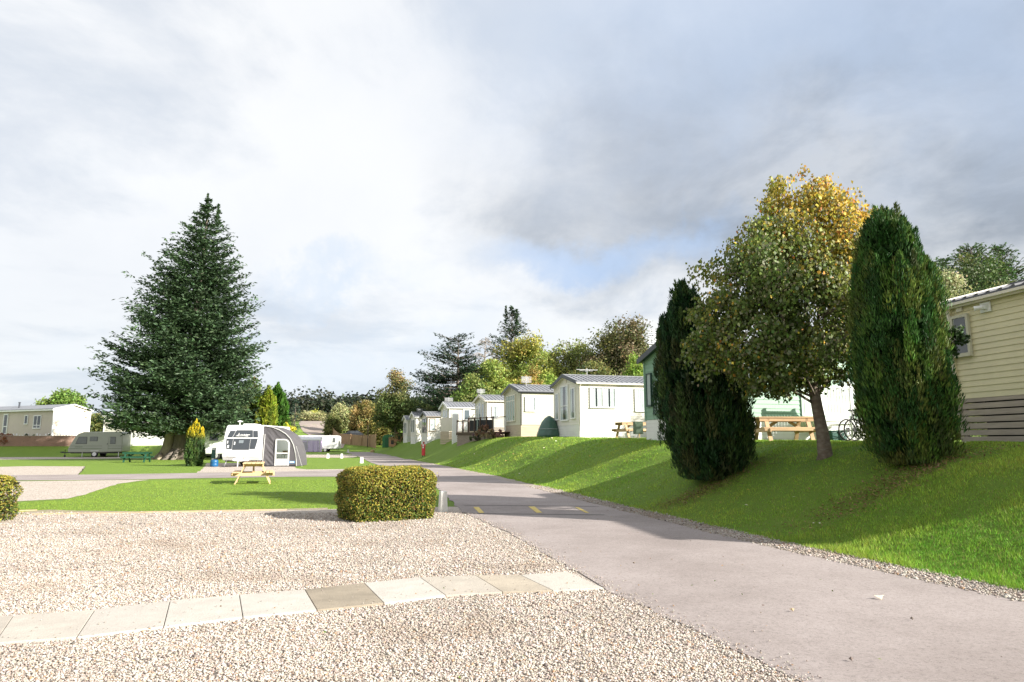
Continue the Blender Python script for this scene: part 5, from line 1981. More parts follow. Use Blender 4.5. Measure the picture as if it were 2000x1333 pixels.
# corrugated fence
c0, c1 = AT(-60, 74.7), AT(150, 74.7)
t_ = thing('corrugated_fence', 'low pinkish corrugated metal fence along the top of the grass verge', 'fence', (0, 0, 0))
mb = MB()
n = 560
for i in range(n):
    f0_, f1_ = i / n, (i + 1) / n
    def pt(f, z):
        k = int(round(f * n))
        x = c0.x + (c1.x - c0.x) * f
        y = c0.y + (c1.y - c0.y) * f + (0.0, .05, .09, .05)[k % 4]
        return (x, y, c0.z + z - .1)
    mb.poly([pt(f0_, 0), pt(f1_, 0), pt(f1_, 1.18), pt(f0_, 1.18)])
mb.build('panel', mat('pink_corrugated', (.50, .34, .27), .6, .1, 2), t_, recalc=False)
mb = MB()
mb.box(c0.x, c1.x, c0.y - .01, c0.y + .10, c0.z + 1.08, c0.z + 1.13)
mb.build('rail', mat('pink_rail', (.5, .42, .36), .6), t_)

home('plain white holiday home half hidden behind the left side of the fir', 200, 90, 13, 4.2, .7, 3.1, .5, math.radians(-6), WALLW, SKW, WHITE, ROOFG, WHITE, ends=[(1.2, 2.4, 1.4, 2.6, {})],
     sides=[(1.2, 2.2, 1.5, 2.6, {}), (4.5, 5.6, 1.5, 2.6, {}), (8, 9, 1.6, 2.6, {})], group=None)
# ------------------------------------------------------------ terrace, porch
def balus(mb, p, q, z0, z1, step, w_=.03, rail=.06):
    p, q = Vector(p), Vector(q)
    ln = (q - p).length
    n_ = int(ln / step)
    for i in range(n_ + 1):
        c = p.lerp(q, i / n_)
        mb.bar((c.x, c.y, c.z + z0), (c.x, c.y, c.z + z1), w_, w_)
    mb.bar(p + Z_ * z1, q + Z_ * z1, rail, rail * .8)
    mb.bar(p + Z_ * z0, q + Z_ * z0, rail * .8, rail * .8)


DARKW = mat('dark_brown_wood', (0.075, 0.05, 0.035), .7, .2, 5)
DECKW = mat('weathered_deck_board', (0.27, 0.22, 0.185), .85, .25, 4, stretch=(.3, 1, 3))
a = AT(893, 53.5)
b_ = AT(963, 49.5)
c = AT(985, 48.2)
t_ = thing('decked_terrace', 'raised timber terrace with dark rails and black screens between two white homes', 'terrace', (a.x, a.y, a.z))
dv = Vector((b_.x - a.x, b_.y - a.y, 0))
u = dv.normalized()
nn = Vector((u.y, -u.x, 0))
L1 = dv.length
L2 = Vector((c.x - a.x, c.y - a.y, 0)).length
mb = MB()
z = -.25
while z < 1.0:
    mb.obox((0, 0, 0), u, nn, Z_, 0, L1, 0, .03, z, z + .115)
    mb.obox((0, 0, 0), -nn, u, Z_, 0, 3.5, -.03, 0, z, z + .115)
    z += .135
mb.obox((0, 0, 0), u, nn, Z_, 0.05, L1 - .05, -.04, -.02, -.2, .98)
mb.build('skirt', DECKW, t_)
mb = MB()
mb.obox((0, 0, 0), u, nn, Z_, -.05, L2, -3.6, .06, 1.0, 1.06)
mb.obox((0, 0, 0), u, nn, Z_, -.05, L2, .061, .09, .86, 1.06)
mb.build('deck_board', DARKW, t_)
mb = MB()
for s_ in (0, .17, .33, .5, .66, .83, 1.0):
    mb.obox((0, 0, 0), u, nn, Z_, s_ * L1 - .05, s_ * L1 + .05, -.05, .05, 1.061, 2.18 - (0.15 if s_ < .3 else 0))
for s_ in (.3, .6, 1):
    mb.obox((0, 0, 0), u, nn, Z_, -.05, .05, -3.5 * s_ - .05, -3.5 * s_ + .05, 1.061, 2.0)
mb.bar(u * 0 + Z_ * 1.95, u * L1 * .33 + Z_ * 1.95, .09, .06)
mb.bar(u * L1 * .33 + Z_ * 2.1, u * L2 + Z_ * 2.1, .09, .06)
mb.bar(Z_ * 1.95, -nn * 3.5 + Z_ * 1.95, .09, .06)
mb.build('railing', DARKW, t_)
mb = MB()
mb.obox((0, 0, 0), u, nn, Z_, L1 * .36, L1 * .56, -.03, .0, 1.15, 1.95)
mb.obox((0, 0, 0), u, nn, Z_, L1 * .60, L1 * .985, -.03, .0, 1.12, 1.95)
mb.build('screen', mat('black_mesh', (.012, .012, .015), .8), t_)
mb = MB()
balus(mb, u * (L1 + .08), u * L2, 1.15, 2.02, .13, .035, .05)
balus(mb, u * .1, u * L1 * .30, 1.15, 1.9, .14, .025, .03)
mb.build('balustrade', WHITE, t_)
MB().obox((0, 0, 0), u, nn, Z_, L1 * .565, L1 * .595, -.06, .02, 1.07, 2.0).build('post', mat('grey_green_post', (.16, .21, .19), .7), t_)
for k, (px, Y, w_, h_, cl, lab) in enumerate(((932, 51.0, .7, .6, [(.30, .20, .24), (.12, .14, .07)], 'mauve flowering shrub at the foot of the decked terrace'), (946, 50.2, .8, 1.15, [(.30, .17, .11), (.20, .16, .08)], 'rusty shrub climbing in front of the decked terrace'),
                                              (957, 49.2, .75, .65, [(.33, .27, .15), (.22, .14, .08)], 'straw coloured plant clump right of the rusty shrub'), (977, 48.6, .3, .55, [(.34, .18, .16)], 'small pink flowering plant beside the sage gabled home'),
                                              (914, 53.0, .3, .6, [(.28, .28, .12)], 'small yellowish plant left part of the terrace front'))):
    o = AT(px, Y)
    broad_tree('flower_shrub', lab, o, [(0, 0, h_ * .6, w_ * .6, w_ * .5, h_ * .5), (w_ * .4, 0, h_ * .35, w_ * .5, .4, h_ * .35), (-w_ * .4, 0, h_ * .3, w_ * .5, .4, h_ * .3)], 900, .11, cl, 300 + k, 'plants along the terrace', .02, cat='shrub', sub=8)
# white pillar / door porch right of the long low home
a = AT(889, 57)
t_ = thing('porch_screen', 'white slatted porch screen left of the decked terrace', 'screen', (a.x, a.y, a.z), RZ)
mb = MB(); mb.box(-.27, .27, -.05, .05, -.2, 2.35); mb.build('panel', WHITE, t_, bevel=.01)
mb = MB()
for k in range(12):
    mb.box(-.24, .24, -.065, -.051, .0 + k * .19, .15 + k * .19)
mb.build('slat', WHITE, t_)
a = AT(872, 60)
t_ = thing('garden_gate', 'pale timber gate panel left of the white porch screen', 'gate', (a.x, a.y, a.z), RZ)
mb = MB(); mb.box(-.5, .5, -.03, .03, 1.0, 2.2); mb.build('panel', CREAMT, t_)
mb = MB()
for k in range(6):
    mb.box(-.55, .55, -.05, .0, -.1 + k * .18, .05 + k * .18)
mb.build('board', SKB, t_)

# white porch steps of the green home
def porch(label, loc, rz, zt_, plat, nstep, m_, side=1, rail_h=1.0):
    t_ = thing('porch_steps', label, 'porch steps', loc, rz, 'porch steps of the holiday homes')
    mb = MB()
    mb.box(0, plat, -1.2, -.05, zt_ - .12, zt_)
    mb.build('platform', m_, t_)
    mb = MB()
    for k in range(nstep):
        x = plat + .27 * k if side > 0 else -.27 * (k + 1)
        z = zt_ - (k + 1) * zt_ / (nstep + 1)
        mb.box(x + .002, x + .29, -1.17, -.08, z - .05, z)
    mb.build('step', m_, t_)
    xe = plat + .27 * nstep if side > 0 else -.27 * nstep
    for x, hh in ((0.04, zt_ + rail_h + .12), (plat - .04, zt_ + rail_h + .12), (xe, rail_h + .1)):
        MB().box(x - .05, x + .05, -1.25, -1.15, -.1, hh).build('post', m_, t_)
    mb = MB()
    balus(mb, Vector((0.1, -1.2, zt_)), Vector((plat - .1, -1.2, zt_)), .1, rail_h, .115, .05, .08)
    xs = plat if side > 0 else 0
    mb.bar((xs, -1.2, zt_ + rail_h), (xe, -1.2, rail_h), .05, .07)
    mb.bar((xs, -1.2, zt_ + rail_h * .45), (xe, -1.2, rail_h * .45), .04, .05)
    mb.build('balustrade', m_, t_)
    return t_


M4 = Matrix.Rotation(RZ, 4, 'Z')
def local(root, x, y, z=0):
    return root.location + M4 @ Vector((x, y, z))
pl = local(gh, 3.75, 0)
porch('white porch steps with balusters against the green home, seen beside the tree trunk', (pl.x, pl.y, gh.location.z), RZ, .75, 1.25, 3, WHITE)
h1 = [o for o in bpy.data.objects if o.type == 'EMPTY' and str(o.get('label', '')).startswith('white holiday home with slate roof edge')][0]
pl = local(h1, 5.2, 0)
porch('beige porch steps against the side of the nearest white home, behind a picnic table', (pl.x, pl.y, h1.location.z), RZ, .7, 1.3, 4, CREAMT, side=-1)
# ------------------------------------------------------------ picnic tables
def picnic(label, loc, rz, m_, top=True, L_=1.75, group='picnic tables'):
    t_ = thing('picnic_table', label, 'picnic table', loc, rz, group)
    mb = MB()
    for k in range(5):
        y = -.36 + k * .147
        mb.box(-L_ / 2, L_ / 2, y, y + .132, .72, .76)
    mb.box(-L_ / 2 + .25, -L_ / 2 + .33, -.34, .34, .63, .719)
    mb.box(L_ / 2 - .33, L_ / 2 - .25, -.34, .34, .63, .719)
    mb.box(-L_ / 2 + .02, L_ / 2 - .02, -.34, -.31, .62, .719)
    mb.box(-L_ / 2 + .02, L_ / 2 - .02, .31, .34, .62, .719)
    mb.build('tabletop', m_, t_, bevel=.006)
    for sg in (-1, 1):
        mb = MB()
        for k in range(2):
            y = sg * (.50 + k * .125)
            mb.box(-L_ / 2, L_ / 2, y - .058, y + .058, .40, .44)
        mb.box(-L_ / 2 + .02, L_ / 2 - .02, sg * .69 - .015, sg * .69 + .015, .33, .399)
        mb.build('seat', m_, t_, bevel=.006)
    for sx in (-1, 1):
        x = sx * (L_ / 2 - .29)
        for sg in (-1, 1):
            MB().bar((x + sx * .05, sg * .26, .72), (x + sx * .05, sg * .60, 0), .045, .12, (1, 0, 0)).build('leg', m_, t_, bevel=.005)
        MB().bar((x + sx * .10, -.74, .35), (x + sx * .10, .74, .35), .045, .11).build('crossbar', m_, t_, bevel=.005)
        MB().bar((x + sx * .02, 0, .37), (x - sx * .40, 0, .63), .04, .09).build('brace', m_, t_, bevel=.004)
    return t_


PINEW = mat('pine_wood', (0.64, 0.44, 0.24), .65, .18, 4, .15, 30, stretch=(.25, 2, 2), col2=(.50, .33, .18), c2amt=.5, c2scale=6)
PINEO = mat('pine_wood_shaded', (0.50, 0.33, 0.18), .7, .2, 4, .15, 30, stretch=(.25, 2, 2), col2=(.36, .25, .16), c2amt=.6, c2scale=6)  # darker copy of the pine, with shade put into the colour
GREENW = mat('green_painted_wood', (.012, .075, .04), .5, .15, 5)
p = G(494, 944)
picnic('new pale pine picnic table on the lawn in front of the white touring caravan', (p.x, p.y, 0), math.radians(90 + 19), PINEW)
p = G(274, 903)
picnic('dark green painted picnic table beside the fir trunk', (p.x, p.y - .5, 0), math.radians(8), GREENW, L_=1.9)
p = AT(1531, 21.0)
picnic('pine picnic table in front of the green home beside the tree trunk', (p.x, p.y, p.z), RZ - .25, PINEO, L_=1.75)
p = AT(1238, 34.5)
picnic('darker pine picnic table by the nearest white home, partly behind a green box', (p.x, p.y, p.z), RZ + .1, PINEO)
p = G(352, 893.5)
t_ = picnic('teal painted bench table seen behind the fir trunks', (p.x - .4, p.y + 1.5, 0), math.radians(5), mat('teal_wood', (.01, .13, .11), .5, .1), L_=1.7)

# green box on a post
p = AT(1247, 33.0)
t_ = thing('meter_box', 'dark green box on a single post in front of a picnic table', 'box', (p.x, p.y, p.z), RZ)
m_ = mat('box_green', (.075, .12, .075), .5, .08)
mb = MB(); mb.box(-.22, .22, -.1, .1, .22, .78); mb.box(-.24, .24, -.12, .12, .781, .81); mb.build('body', m_, t_, bevel=.01)
MB().box(-.19, .19, -.112, -.101, .26, .74).build('door', m_, t_, bevel=.004)
MB().tube([(0, 0, -.05), (0, 0, .22)], .03, 8).build('post', METAL, t_)
# dark green covered mound between two homes
p = AT(1073, 40.5)
rng = np.random.default_rng(8)
t_ = thing('covered_barbecue', 'dark green tarpaulin covered mound between the two nearest white homes', 'cover', (p.x, p.y, p.z))
mb = MB()
prof = [(.74, -.1), (.72, .2), (.62, .55), (.45, .9), (.25, 1.15), (.05, 1.28)]
mb.lathe(prof, n=24)
for i, v in enumerate(mb.v):
    a = math.atan2(v[1], v[0]); k = 1 + .06 * math.sin(a * 7 + v[2] * 3)
    mb.v[i] = (v[0] * k, v[1] * k, v[2])
mb.build('cover', mat('dark_green_tarp', (.03, .09, .06), .35, .3, 3, coat=.3), t_, True)
MB().ring((0, 0, .5), (0, 0, 1), .66, .012, 28, 4).build('cord', mat('grey_cord', (.4, .42, .42), .6), t_)

# planter tub
p = AT(1632, 21.7)
t_ = thing('storage_tub', 'dark green plastic tub on the grass right of the tree trunk', 'tub', (p.x, p.y, p.z), RZ)
mb = MB()
mb.prism([(-.27, 0), (.27, 0), (.32, .28), (-.32, .28)], 'y', -.2, .2)
mb.build('body', mat('tub_green', (.015, .08, .06), .4), t_, bevel=.02)
MB().box(-.35, .35, -.23, .23, .281, .315).build('rim', mat('tub_rim', (.02, .10, .075), .4), t_, bevel=.01)

# bicycles
def bicycle(label, loc, rz):
    t_ = thing('bicycle', label, 'bicycle', loc, rz, 'bicycles leaning by the green home')
    R = .335
    fm = mat('bike_frame', (.03, .03, .035), .3, .05, coat=.5)
    rub = mat('tyre_rubber', (.02, .02, .02), .8)
    for x, nm in ((0, 0), (1.05, 1)):
        w = MB().ring((x, 0, R), (0, 1, 0), R - .02, .024, 36, 8).build('wheel', rub, t_, True)
        mb = MB()
        for k in range(14):
            a = k * PI / 7
            mb.tube([(x + .02 * math.cos(a + .5), .01 * (-1) ** k, R + .02 * math.sin(a + .5)), (x + (R - .04) * math.cos(a), 0, R + (R - .04) * math.sin(a))], .0035, 4, False)
        mb.build('spokes', METAL, w)
        MB().disc((x, 0, R), (0, 1, 0), .035, .08, 12).build('hub', METAL, w)
    MB().disc((0, -.05, R), (0, 1, 0), .065, .03, 14).tube([(0.01, -.06, R - .06), (.05, -.06, R - .14)], .018, 6).disc((.06, -.06, R - .16), (0, 1, 0), .03, .02, 10).build('derailleur', fm, t_)
    mb = MB()
    bb, st_, hd, hd2 = (.43, 0, .29), (.27, 0, .80), (.86, 0, .82), (.90, 0, .70)
    for a, b_, r_ in ((bb, st_, .018), (st_, hd, .018), (bb, hd2, .021), (hd, hd2, .02), ((0, .05, R), bb, .011), ((0, -.05, R), bb, .011), ((0, .05, R), st_, .01), ((0, -.05, R), st_, .01)):
        mb.tube([a, b_], r_, 8)
    mb.tube([hd2, (.96, .05, .5), (1.05, .05, R)], .014, 6); mb.tube([hd2, (.96, -.05, .5), (1.05, -.05, R)], .014, 6)
    mb.tube([st_, (.24, 0, .92)], .014, 6)
    mb.build('frame', fm, t_, True)
    mb = MB(); mb.prism([(.12, .92), (.14, .96), (.38, .955), (.38, .93), (.25, .91)], 'y', -.06, .06); mb.build('saddle', BLACKP, t_, bevel=.02)
    mb = MB(); mb.tube([hd, (.84, 0, .94)], .014, 6); mb.tube([(.80, -.28, .97), (.86, 0, .95), (.80, .28, .97)], .012, 6); mb.build('handlebar', fm, t_, True)
    mb = MB(); mb.disc((.43, -.06, .29), (0, 1, 0), .09, .012, 20); mb.tube([(.43, -.08, .29), (.52, -.08, .15)], .01, 5); mb.tube([(.43, .08, .29), (.34, .08, .43)], .01, 5)
    mb.box(.48, .58, -.16, -.08, .135, .155); mb.box(.29, .39, .08, .16, .42, .44); mb.build('crankset', fm, t_)
    return t_
p = AT(1669, 20.6)
bk = bicycle('black bicycle in front, rear wheel showing left of the right conifer', (p.x, p.y, p.z), RZ - .1)
p = AT(1656, 21.2)
dup(bk, (p.x, p.y, p.z), RZ + .05, 'black bicycle behind the front one, only its rear wheel edge showing')

# ------------------------------------------------------------ bollards
def bollard(label, px, py, h=.42, w=.17):
    p = G(px, py)
    t_ = thing('marker_post', label, 'bollard', (p.x, p.y, 0), math.radians(24), 'white marker posts along the lanes')
    mb = MB()
    i = 0
    b_, tt = w / 2, w / 2 * .8
    mb.v += [(-b_, -b_, -.05), (b_, -b_, -.05), (b_, b_, -.05), (-b_, b_, -.05), (-tt, -tt, h), (tt, -tt, h), (tt, tt, h), (-tt, tt, h)]
    mb.f += [[0, 3, 2, 1], [4, 5, 6, 7], [0, 1, 5, 4], [1, 2, 6, 5], [2, 3, 7, 6], [3, 0, 4, 7]]
    mb.build('post', mat('white_bollard', (.78, .77, .74), .6, .06, 6), t_, bevel=.012)
bollard('white marker post beside the clipped hedge on the gravel, the nearest one', 865, 1000, .44, .175)
bollard('white marker post on the lawn corner past the grey awning, largest of the far ones', 706, 905, .42, .24)
bollard('small far white marker post, right one of the pair on the gravel strip', 667, 895.5, .42, .24)
bollard('small far white marker post, left one of the pair on the gravel strip', 640, 895.5, .42, .26)
bollard('tiny farthest white marker post near the end of the road', 680, 884.5, .42, .28)

# ------------------------------------------------------------ fire point
p = hit(827, 892.5)
t_ = thing('fire_point', 'red fire point post with a bell and white sign on the grass bank', 'fire point', p, math.radians(-8))
RED = mat('fire_red', (.62, .035, .045), .45, .06)
h0 = 48.0
k = p.y / 1333.3
mb = MB()
mb.box(-.13, .13, -.12, .12, .10, .88)
mb.build('cabinet', RED, t_, bevel=.015)
mb = MB(); mb.prism([(-.20, .88), (.17, .88), (.17, .98), (0, 1.10), (-.20, 1.0)], 'y', -.15, .15); mb.build('hood', mat('fire_red_faded', (.62, .09, .08), .5), t_, bevel=.01)
MB().tube([(0, 0, 1.06), (0, 0, 1.22)], .05, 10).lathe([(.10, 1.16), (.085, 1.22), (.04, 1.27)], n=12).build('bell', mat('dull_red', (.35, .06, .045), .5), t_, True)
MB().box(-.055, .055, -.165, -.151, .90, 1.06).box(-.05, .05, -.135, -.121, .72, .86).build('sign', WHITE, t_)
MB().tube([(-.08, 0, -.1), (-.08, 0, .1)], .03, 8).tube([(.08, 0, -.1), (.08, 0, .1)], .03, 8).build('foot', BLACKP, t_)

# ------------------------------------------------------------ touring caravans
VANW = mat('caravan_white', (.80, .80, .79), .3, .03, coat=.4)
VANG = mat('caravan_grey_green', (.34, .36, .29), .35, .05, 1.2, coat=.3)
TINT = mat('tinted_window', (.035, .042, .05), .08, .1, spec=.8, coat=.6)
TINTL = mat('tinted_window_soft', (.16, .17, .17), .15, .2, 3, spec=.6)
RUB = mat('caravan_rubber', (.03, .03, .03), .7)


def wheel(parent, x, y, r, w=.18, side=-1):
    wl = MB().disc((x, y, r), (0, 1, 0), r, w, 28).build('wheel', RUB, parent, bevel=.03)
    mb = MB().disc((x, y + side * (w / 2 + .01), r), (0, 1, 0), r * .62, .03, 20)
    for k in range(6):
        a = k * PI / 3
        mb.disc((x + r * .4 * math.cos(a), y + side * (w / 2 + .03), r + r * .4 * math.sin(a)), (0, 1, 0), r * .08, .02, 8)
    mb.disc((x, y + side * (w / 2 + .035), r), (0, 1, 0), r * .14, .03, 10)
    mb.build('rim', METAL, wl)


def tourer(label, loc, rz, prof, W_, body, sidewins=(), wheels=(), doors=(), stripes=(), win_mat=None, draw=True, group='touring caravans on the pitches', name='touring_caravan', bevel=.07, drawdir=-1, cat='touring caravan'):
    """profile (x,z) extruded over the width; the front faces -X, the -Y side has the windows"""
    t_ = thing(name, label, cat, loc, rz, group)
    mb = MB().prism(prof, 'y', -W_ / 2, W_ / 2)
    bd = mb.build('body', body, t_, bevel=bevel)
    bd.modifiers['bevel'].segments = 4
    zlo = min(p[1] for p in prof)
    xs = [p[0] for p in prof]
    MB().box(min(xs) + .3, max(xs) - .2, -W_ / 2 + .1, W_ / 2 - .1, zlo - .10, zlo + .02).build('chassis', RUB, t_)
    yy = -W_ / 2
    for sw in sidewins:
        poly = sw if len(sw) > 4 or isinstance(sw[0], tuple) else [(sw[0], sw[2]), (sw[1], sw[2]), (sw[1], sw[3]), (sw[0], sw[3])]
        cx = sum(q[0] for q in poly) / len(poly); cz = sum(q[1] for q in poly) / len(poly)
        w = MB().prism([(cx + (q[0] - cx) * 1.07, cz + (q[1] - cz) * 1.1) for q in poly], 'y', yy - .012, yy + .01).build('window', RUB, t_, bevel=.008)
        MB().prism(poly, 'y', yy - .028, yy - .0125).build('pane', win_mat or TINTL, w, bevel=.006)
    for (x0, x1, z0, z1) in doors:
        d = MB().box(x0, x1, yy - .022, yy + .01, z0, z1).build('door', body, t_, bevel=.01)
        MB().box(x1 - .12, x1 - .05, yy - .04, yy - .023, (z0 + z1) / 2 - .08, (z0 + z1) / 2 + .02).build('handle', RUB, d)
    for (pts, m_, w) in stripes:
        mb = MB()
        for a, b_ in zip(pts[:-1], pts[1:]):
            mb.bar((a[0], yy - .004, a[1]), (b_[0], yy - .004, b_[1]), .012, w, (0, 0, 1))
        mb.build('stripe', m_, t_)
    for (x, r) in wheels:
        wheel(t_, x, yy + .12, r)
        wheel(t_, x, -yy - .12, r, side=1)
    if draw:
        x0 = min(xs)
        mb = MB()
        mb.bar((x0 + .4, -.55, zlo - .02), (x0 - 1.0, 0, .46), .06, .09); mb.bar((x0 + .4, .55, zlo - .02), (x0 - 1.0, 0, .46), .06, .09)
        mb.tube([(x0 - 1.15, 0, .50), (x0 - .8, 0, .52)], .05, 8)
        mb.tube([(x0 - .75, .12, .05), (x0 - .75, .12, .75)], .03, 8)
        mb.disc((x0 - .75, .12, .11), (0, 1, 0), .10, .06, 14)
        mb.build('drawbar', METAL if not body == VANG else RUB, t_)
    return t_


STR_G = mat('stripe_green', (.12, .16, .10), .4)
STR_D = mat('stripe_grey', (.22, .23, .25), .4)
p = G(186, 894.5)
Yc = 69.5
o = AT(186, Yc)
prof = [(-2.55, .50), (-2.62, .78), (-2.05, 1.95), (-1.75, 2.32), (-1.2, 2.52), (2.35, 2.56), (2.52, 2.4), (2.55, .55), (.6, .48), (-1.9, .48)]
prof = [(x * .98, z) for x, z in prof]
vg = tourer('older grey green touring caravan with a sloping front, left of the fir', (o.x, o.y + .9, 0), math.radians(8), prof, 2.15, VANG,
            sidewins=[[(-1.85, 1.35), (-.85, 1.35), (-.85, 2.0), (-1.6, 2.0)], (-.55, .15, 1.62, 2.02), (1.35, 1.85, 1.35, 2.0)], wheels=[(-.05, .31)],
            doors=[(.62, 1.2, .55, 2.15)], stripes=[([(-2.45, 1.12), (2.45, 1.12)], STR_G, .03), ([(-2.5, .86), (2.5, .86)], STR_G, .035), ([(-1.9, 1.02), (-1.2, 1.02)], STR_G, .05)])
MB().tube([(-.32, -1.05, .31), (-.05, -1.05, .31)], .01, 5).box(-.42, .34, -1.10, -1.076, .60, .66).build('wheel_arch', VANW, vg)
MB().bar((-1.2, -1.0, .5), (-1.2, -1.0, 0), .04, .04).bar((2.2, -1.0, .5), (2.2, -1.0, 0), .04, .04).build('corner_steady', METAL, vg)
profB = [(-2.9, .55), (-2.95, 2.35), (-2.8, 2.5), (2.7, 2.52), (2.95, 2.3), (3.0, .6)]
o = AT(262, 76)
vb = tourer('pale sage touring caravan with a curtained window, between the grey green one and the fir', (o.x, o.y, 0), math.radians(20), profB, 2.3, mat('caravan_sage', (.62, .64, .58), .35, .04, coat=.3),
            sidewins=[(-2.3, -.45, 1.38, 2.15)], wheels=[(.5, .32)], stripes=[([(-2.9, .82), (2.9, .82)], STR_G, .10), ([(-2.9, 1.05), (2.9, 1.05)], STR_D, .03)], win_mat=mat('curtained_window', (.42, .42, .40), .4, .25, 5, stretch=(8, 1, 1)), draw=False)
MB().box(-2.8, -2.1, -1.19, -1.16, .62, .78).box(-1.4, -.4, -1.19, -1.16, .62, .78).build('rear_lamp', mat('lamp_red', (.45, .12, .07), .3, .3, 20), vb)
o = AT(312, 84)
vc = tourer('large white touring caravan behind the fir trunks, with a rounded dark window', (o.x, o.y, 0), math.radians(4), [(-3.6, .55), (-3.7, 1.2), (-3.4, 2.6), (3.4, 2.75), (3.6, 2.5), (3.6, .6)], 2.4, VANW,
            sidewins=[[(-1.4, 1.6), (-.5, 1.6), (-.35, 2.4), (-1.4, 2.4)], (1.2, 1.65, 1.75, 2.65), (-3.1, -1.7, 1.6, 2.4)], wheels=[(.8, .33)], stripes=[([(-3.5, 1.05), (3.5, 1.0)], STR_D, .03)], draw=False)
o = AT(418, 60)
mh = tourer('white motorhome with sweeping grey lines, between the golden tipped conifer and the large caravan', (o.x + 1.2, o.y + 1.0, 0), math.radians(3),
            [(-3.3, .48), (-3.35, 1.2), (-2.9, 1.45), (-2.6, 2.55), (-2.3, 2.78), (3.2, 2.80), (3.35, 2.6), (3.35, .5)], 2.3, VANW,
            sidewins=[(-1.55, -.85, 1.65, 2.2), (-.15, .75, 1.65, 2.2), (1.7, 2.5, 1.65, 2.2)], wheels=[(-1.0, .36), (1.9, .36)], win_mat=TINT,
            stripes=[([(-.4, .98), (.4, 1.2), (1.2, 1.48), (2.2, 1.62)], STR_D, .03), ([(-.1, 1.0), (.7, 1.22), (1.6, 1.38)], STR_D, .025)], draw=False, name='motorhome', cat='motorhome', group=None)
MB().box(-1.4, -.6, -.4, .4, 2.79, 2.95).box(.6, 1.3, -.4, .4, 2.80, 2.93).build('roof_vent', VANW, mh, bevel=.04)

# the white caravan with the awning ------------------------------------
MV = G(467, 912.5)
Wv = 2.30
# local frame: front toward -X; rotated so that the front faces the camera
RV = math.radians(90 + 2)
t_ = thing('touring_caravan', 'modern white touring caravan with dark panoramic front windows, beside the grey awning', 'touring caravan', (MV.x, MV.y + .25, 0), RV, 'touring caravans on the pitches')
FP = [(.05, .38), (-.10, .62), (-.16, .95), (-.10, 1.28), (.06, 1.80), (.30, 2.30), (.44, 2.50), (.62, 2.56)]
prof = FP + [(6.0, 2.56), (6.2, 2.45), (6.25, .42)]
bd = MB().prism(prof, 'y', -Wv / 2, Wv / 2).build('body', VANW, t_, bevel=.05)
bd.modifiers['bevel'].segments = 4
fz = [q[1] for q in FP]; fx = [q[0] for q in FP]
def fx_at(z):
    return float(np.interp(z, fz, fx))
def front_patch(name, outline, m_, off, parent, nz_=10, label=None):
    """outline(z)-> (ya, yb) in caravan width coordinates (left to right as seen), between z0 and z1"""
    z0, z1, fn = outline
    mb = MB()
    cols_ = 10
    grid = []
    for i in range(nz_ + 1):
        z = z0 + (z1 - z0) * i / nz_
        a, b_ = fn(z)
        row = []
        for j in range(cols_ + 1):
            v = a + (b_ - a) * j / cols_
            # seen left = world -X ; local +Y maps to world -X
            zz = z
            if z == z0 or z == z1 or True:
                zz = z
            row.append((fx_at(zz) - off, -v, zz))
        grid.append(row)
    for i in range(nz_):
        for j in range(cols_):
            mb.poly([grid[i][j], grid[i][j + 1], grid[i + 1][j + 1], grid[i + 1][j]])
    # rim so the pane has thickness
    for rowa in (grid[0], grid[-1]):
        for j in range(cols_):
            p, q = Vector(rowa[j]), Vector(rowa[j + 1])
            mb.poly([p, q, q + X_ * (off + .01), p + X_ * (off + .01)])
    o = mb.build(name, m_, parent, recalc=False)
    if label:
        o['label'] = label
    return o
# seen span: caravan -1.15..1.15. lower window: spans -.95..+.93
def lower(a, b_):
    def fn(z):
        # the bottom edge curves: clip by widening upwards
        k = min(1, max(0, (z - 1.03) / .62))
        lo = -.96 + .10 * (1 - k) ** 1.5
        hi = .94 - .10 * (1 - k) ** 1.5
        return (max(a, lo), min(b_, hi))
    return fn
front_patch('front_window', (1.08, 1.70, lower(-.96, -.56)), TINT, .018, t_, label='left lower front window')
front_patch('front_window', (1.03, 1.70, lower(-.53, .50)), TINT, .018, t_, label='middle lower front window')
front_patch('front_window', (1.08, 1.70, lower(.53, .94)), TINT, .018, t_, label='right lower front window')
def upper(a, b_, t0, t1):
    return lambda z: (a + t0 * (z - 1.79), b_ + t1 * (z - 1.79))
front_patch('front_window', (1.79, 2.20, upper(-.95, -.63, .28, .32)), TINT, .018, t_, label='left upper front window')
sw = front_patch('front_window', (1.79, 2.24, upper(-.60, .63, .32, -.22)), TINT, .018, t_, label='middle upper front window with a white script word')
front_patch('front_window', (1.79, 2.20, upper(.66, .95, -.22, -.25)), TINT, .018, t_, label='right upper front window')
# pale stickers and a painted grey reflection on the front window glass
STK = mat('sticker_white', (.75, .75, .74), .5)
def patch(y, z, w, h, m_=STK, nm='sticker', ofs=.03):
    x = fx_at(z) - ofs
    x1 = fx_at(z + h) - ofs
    mb = MB()
    mb.poly([(x, -(y), z), (x, -(y + w), z), (x1, -(y + w), z + h), (x1, -y, z + h)])
    mb.poly([(x + .01, -(y), z), (x + .01, -(y + w), z), (x1 + .01, -(y + w), z + h), (x1 + .01, -y, z + h)])
    return mb.build(nm, m_, t_)
patch(-.89, 1.42, .06, .16); patch(-.84, 1.15, .10, .17); patch(-.46, 1.34, .07, .18)
patch(-.18, 1.44, .28, .18, mat('painted_reflection', (.20, .23, .25), .3), 'painted_tone')  # grey patch, a reflection painted over the middle window
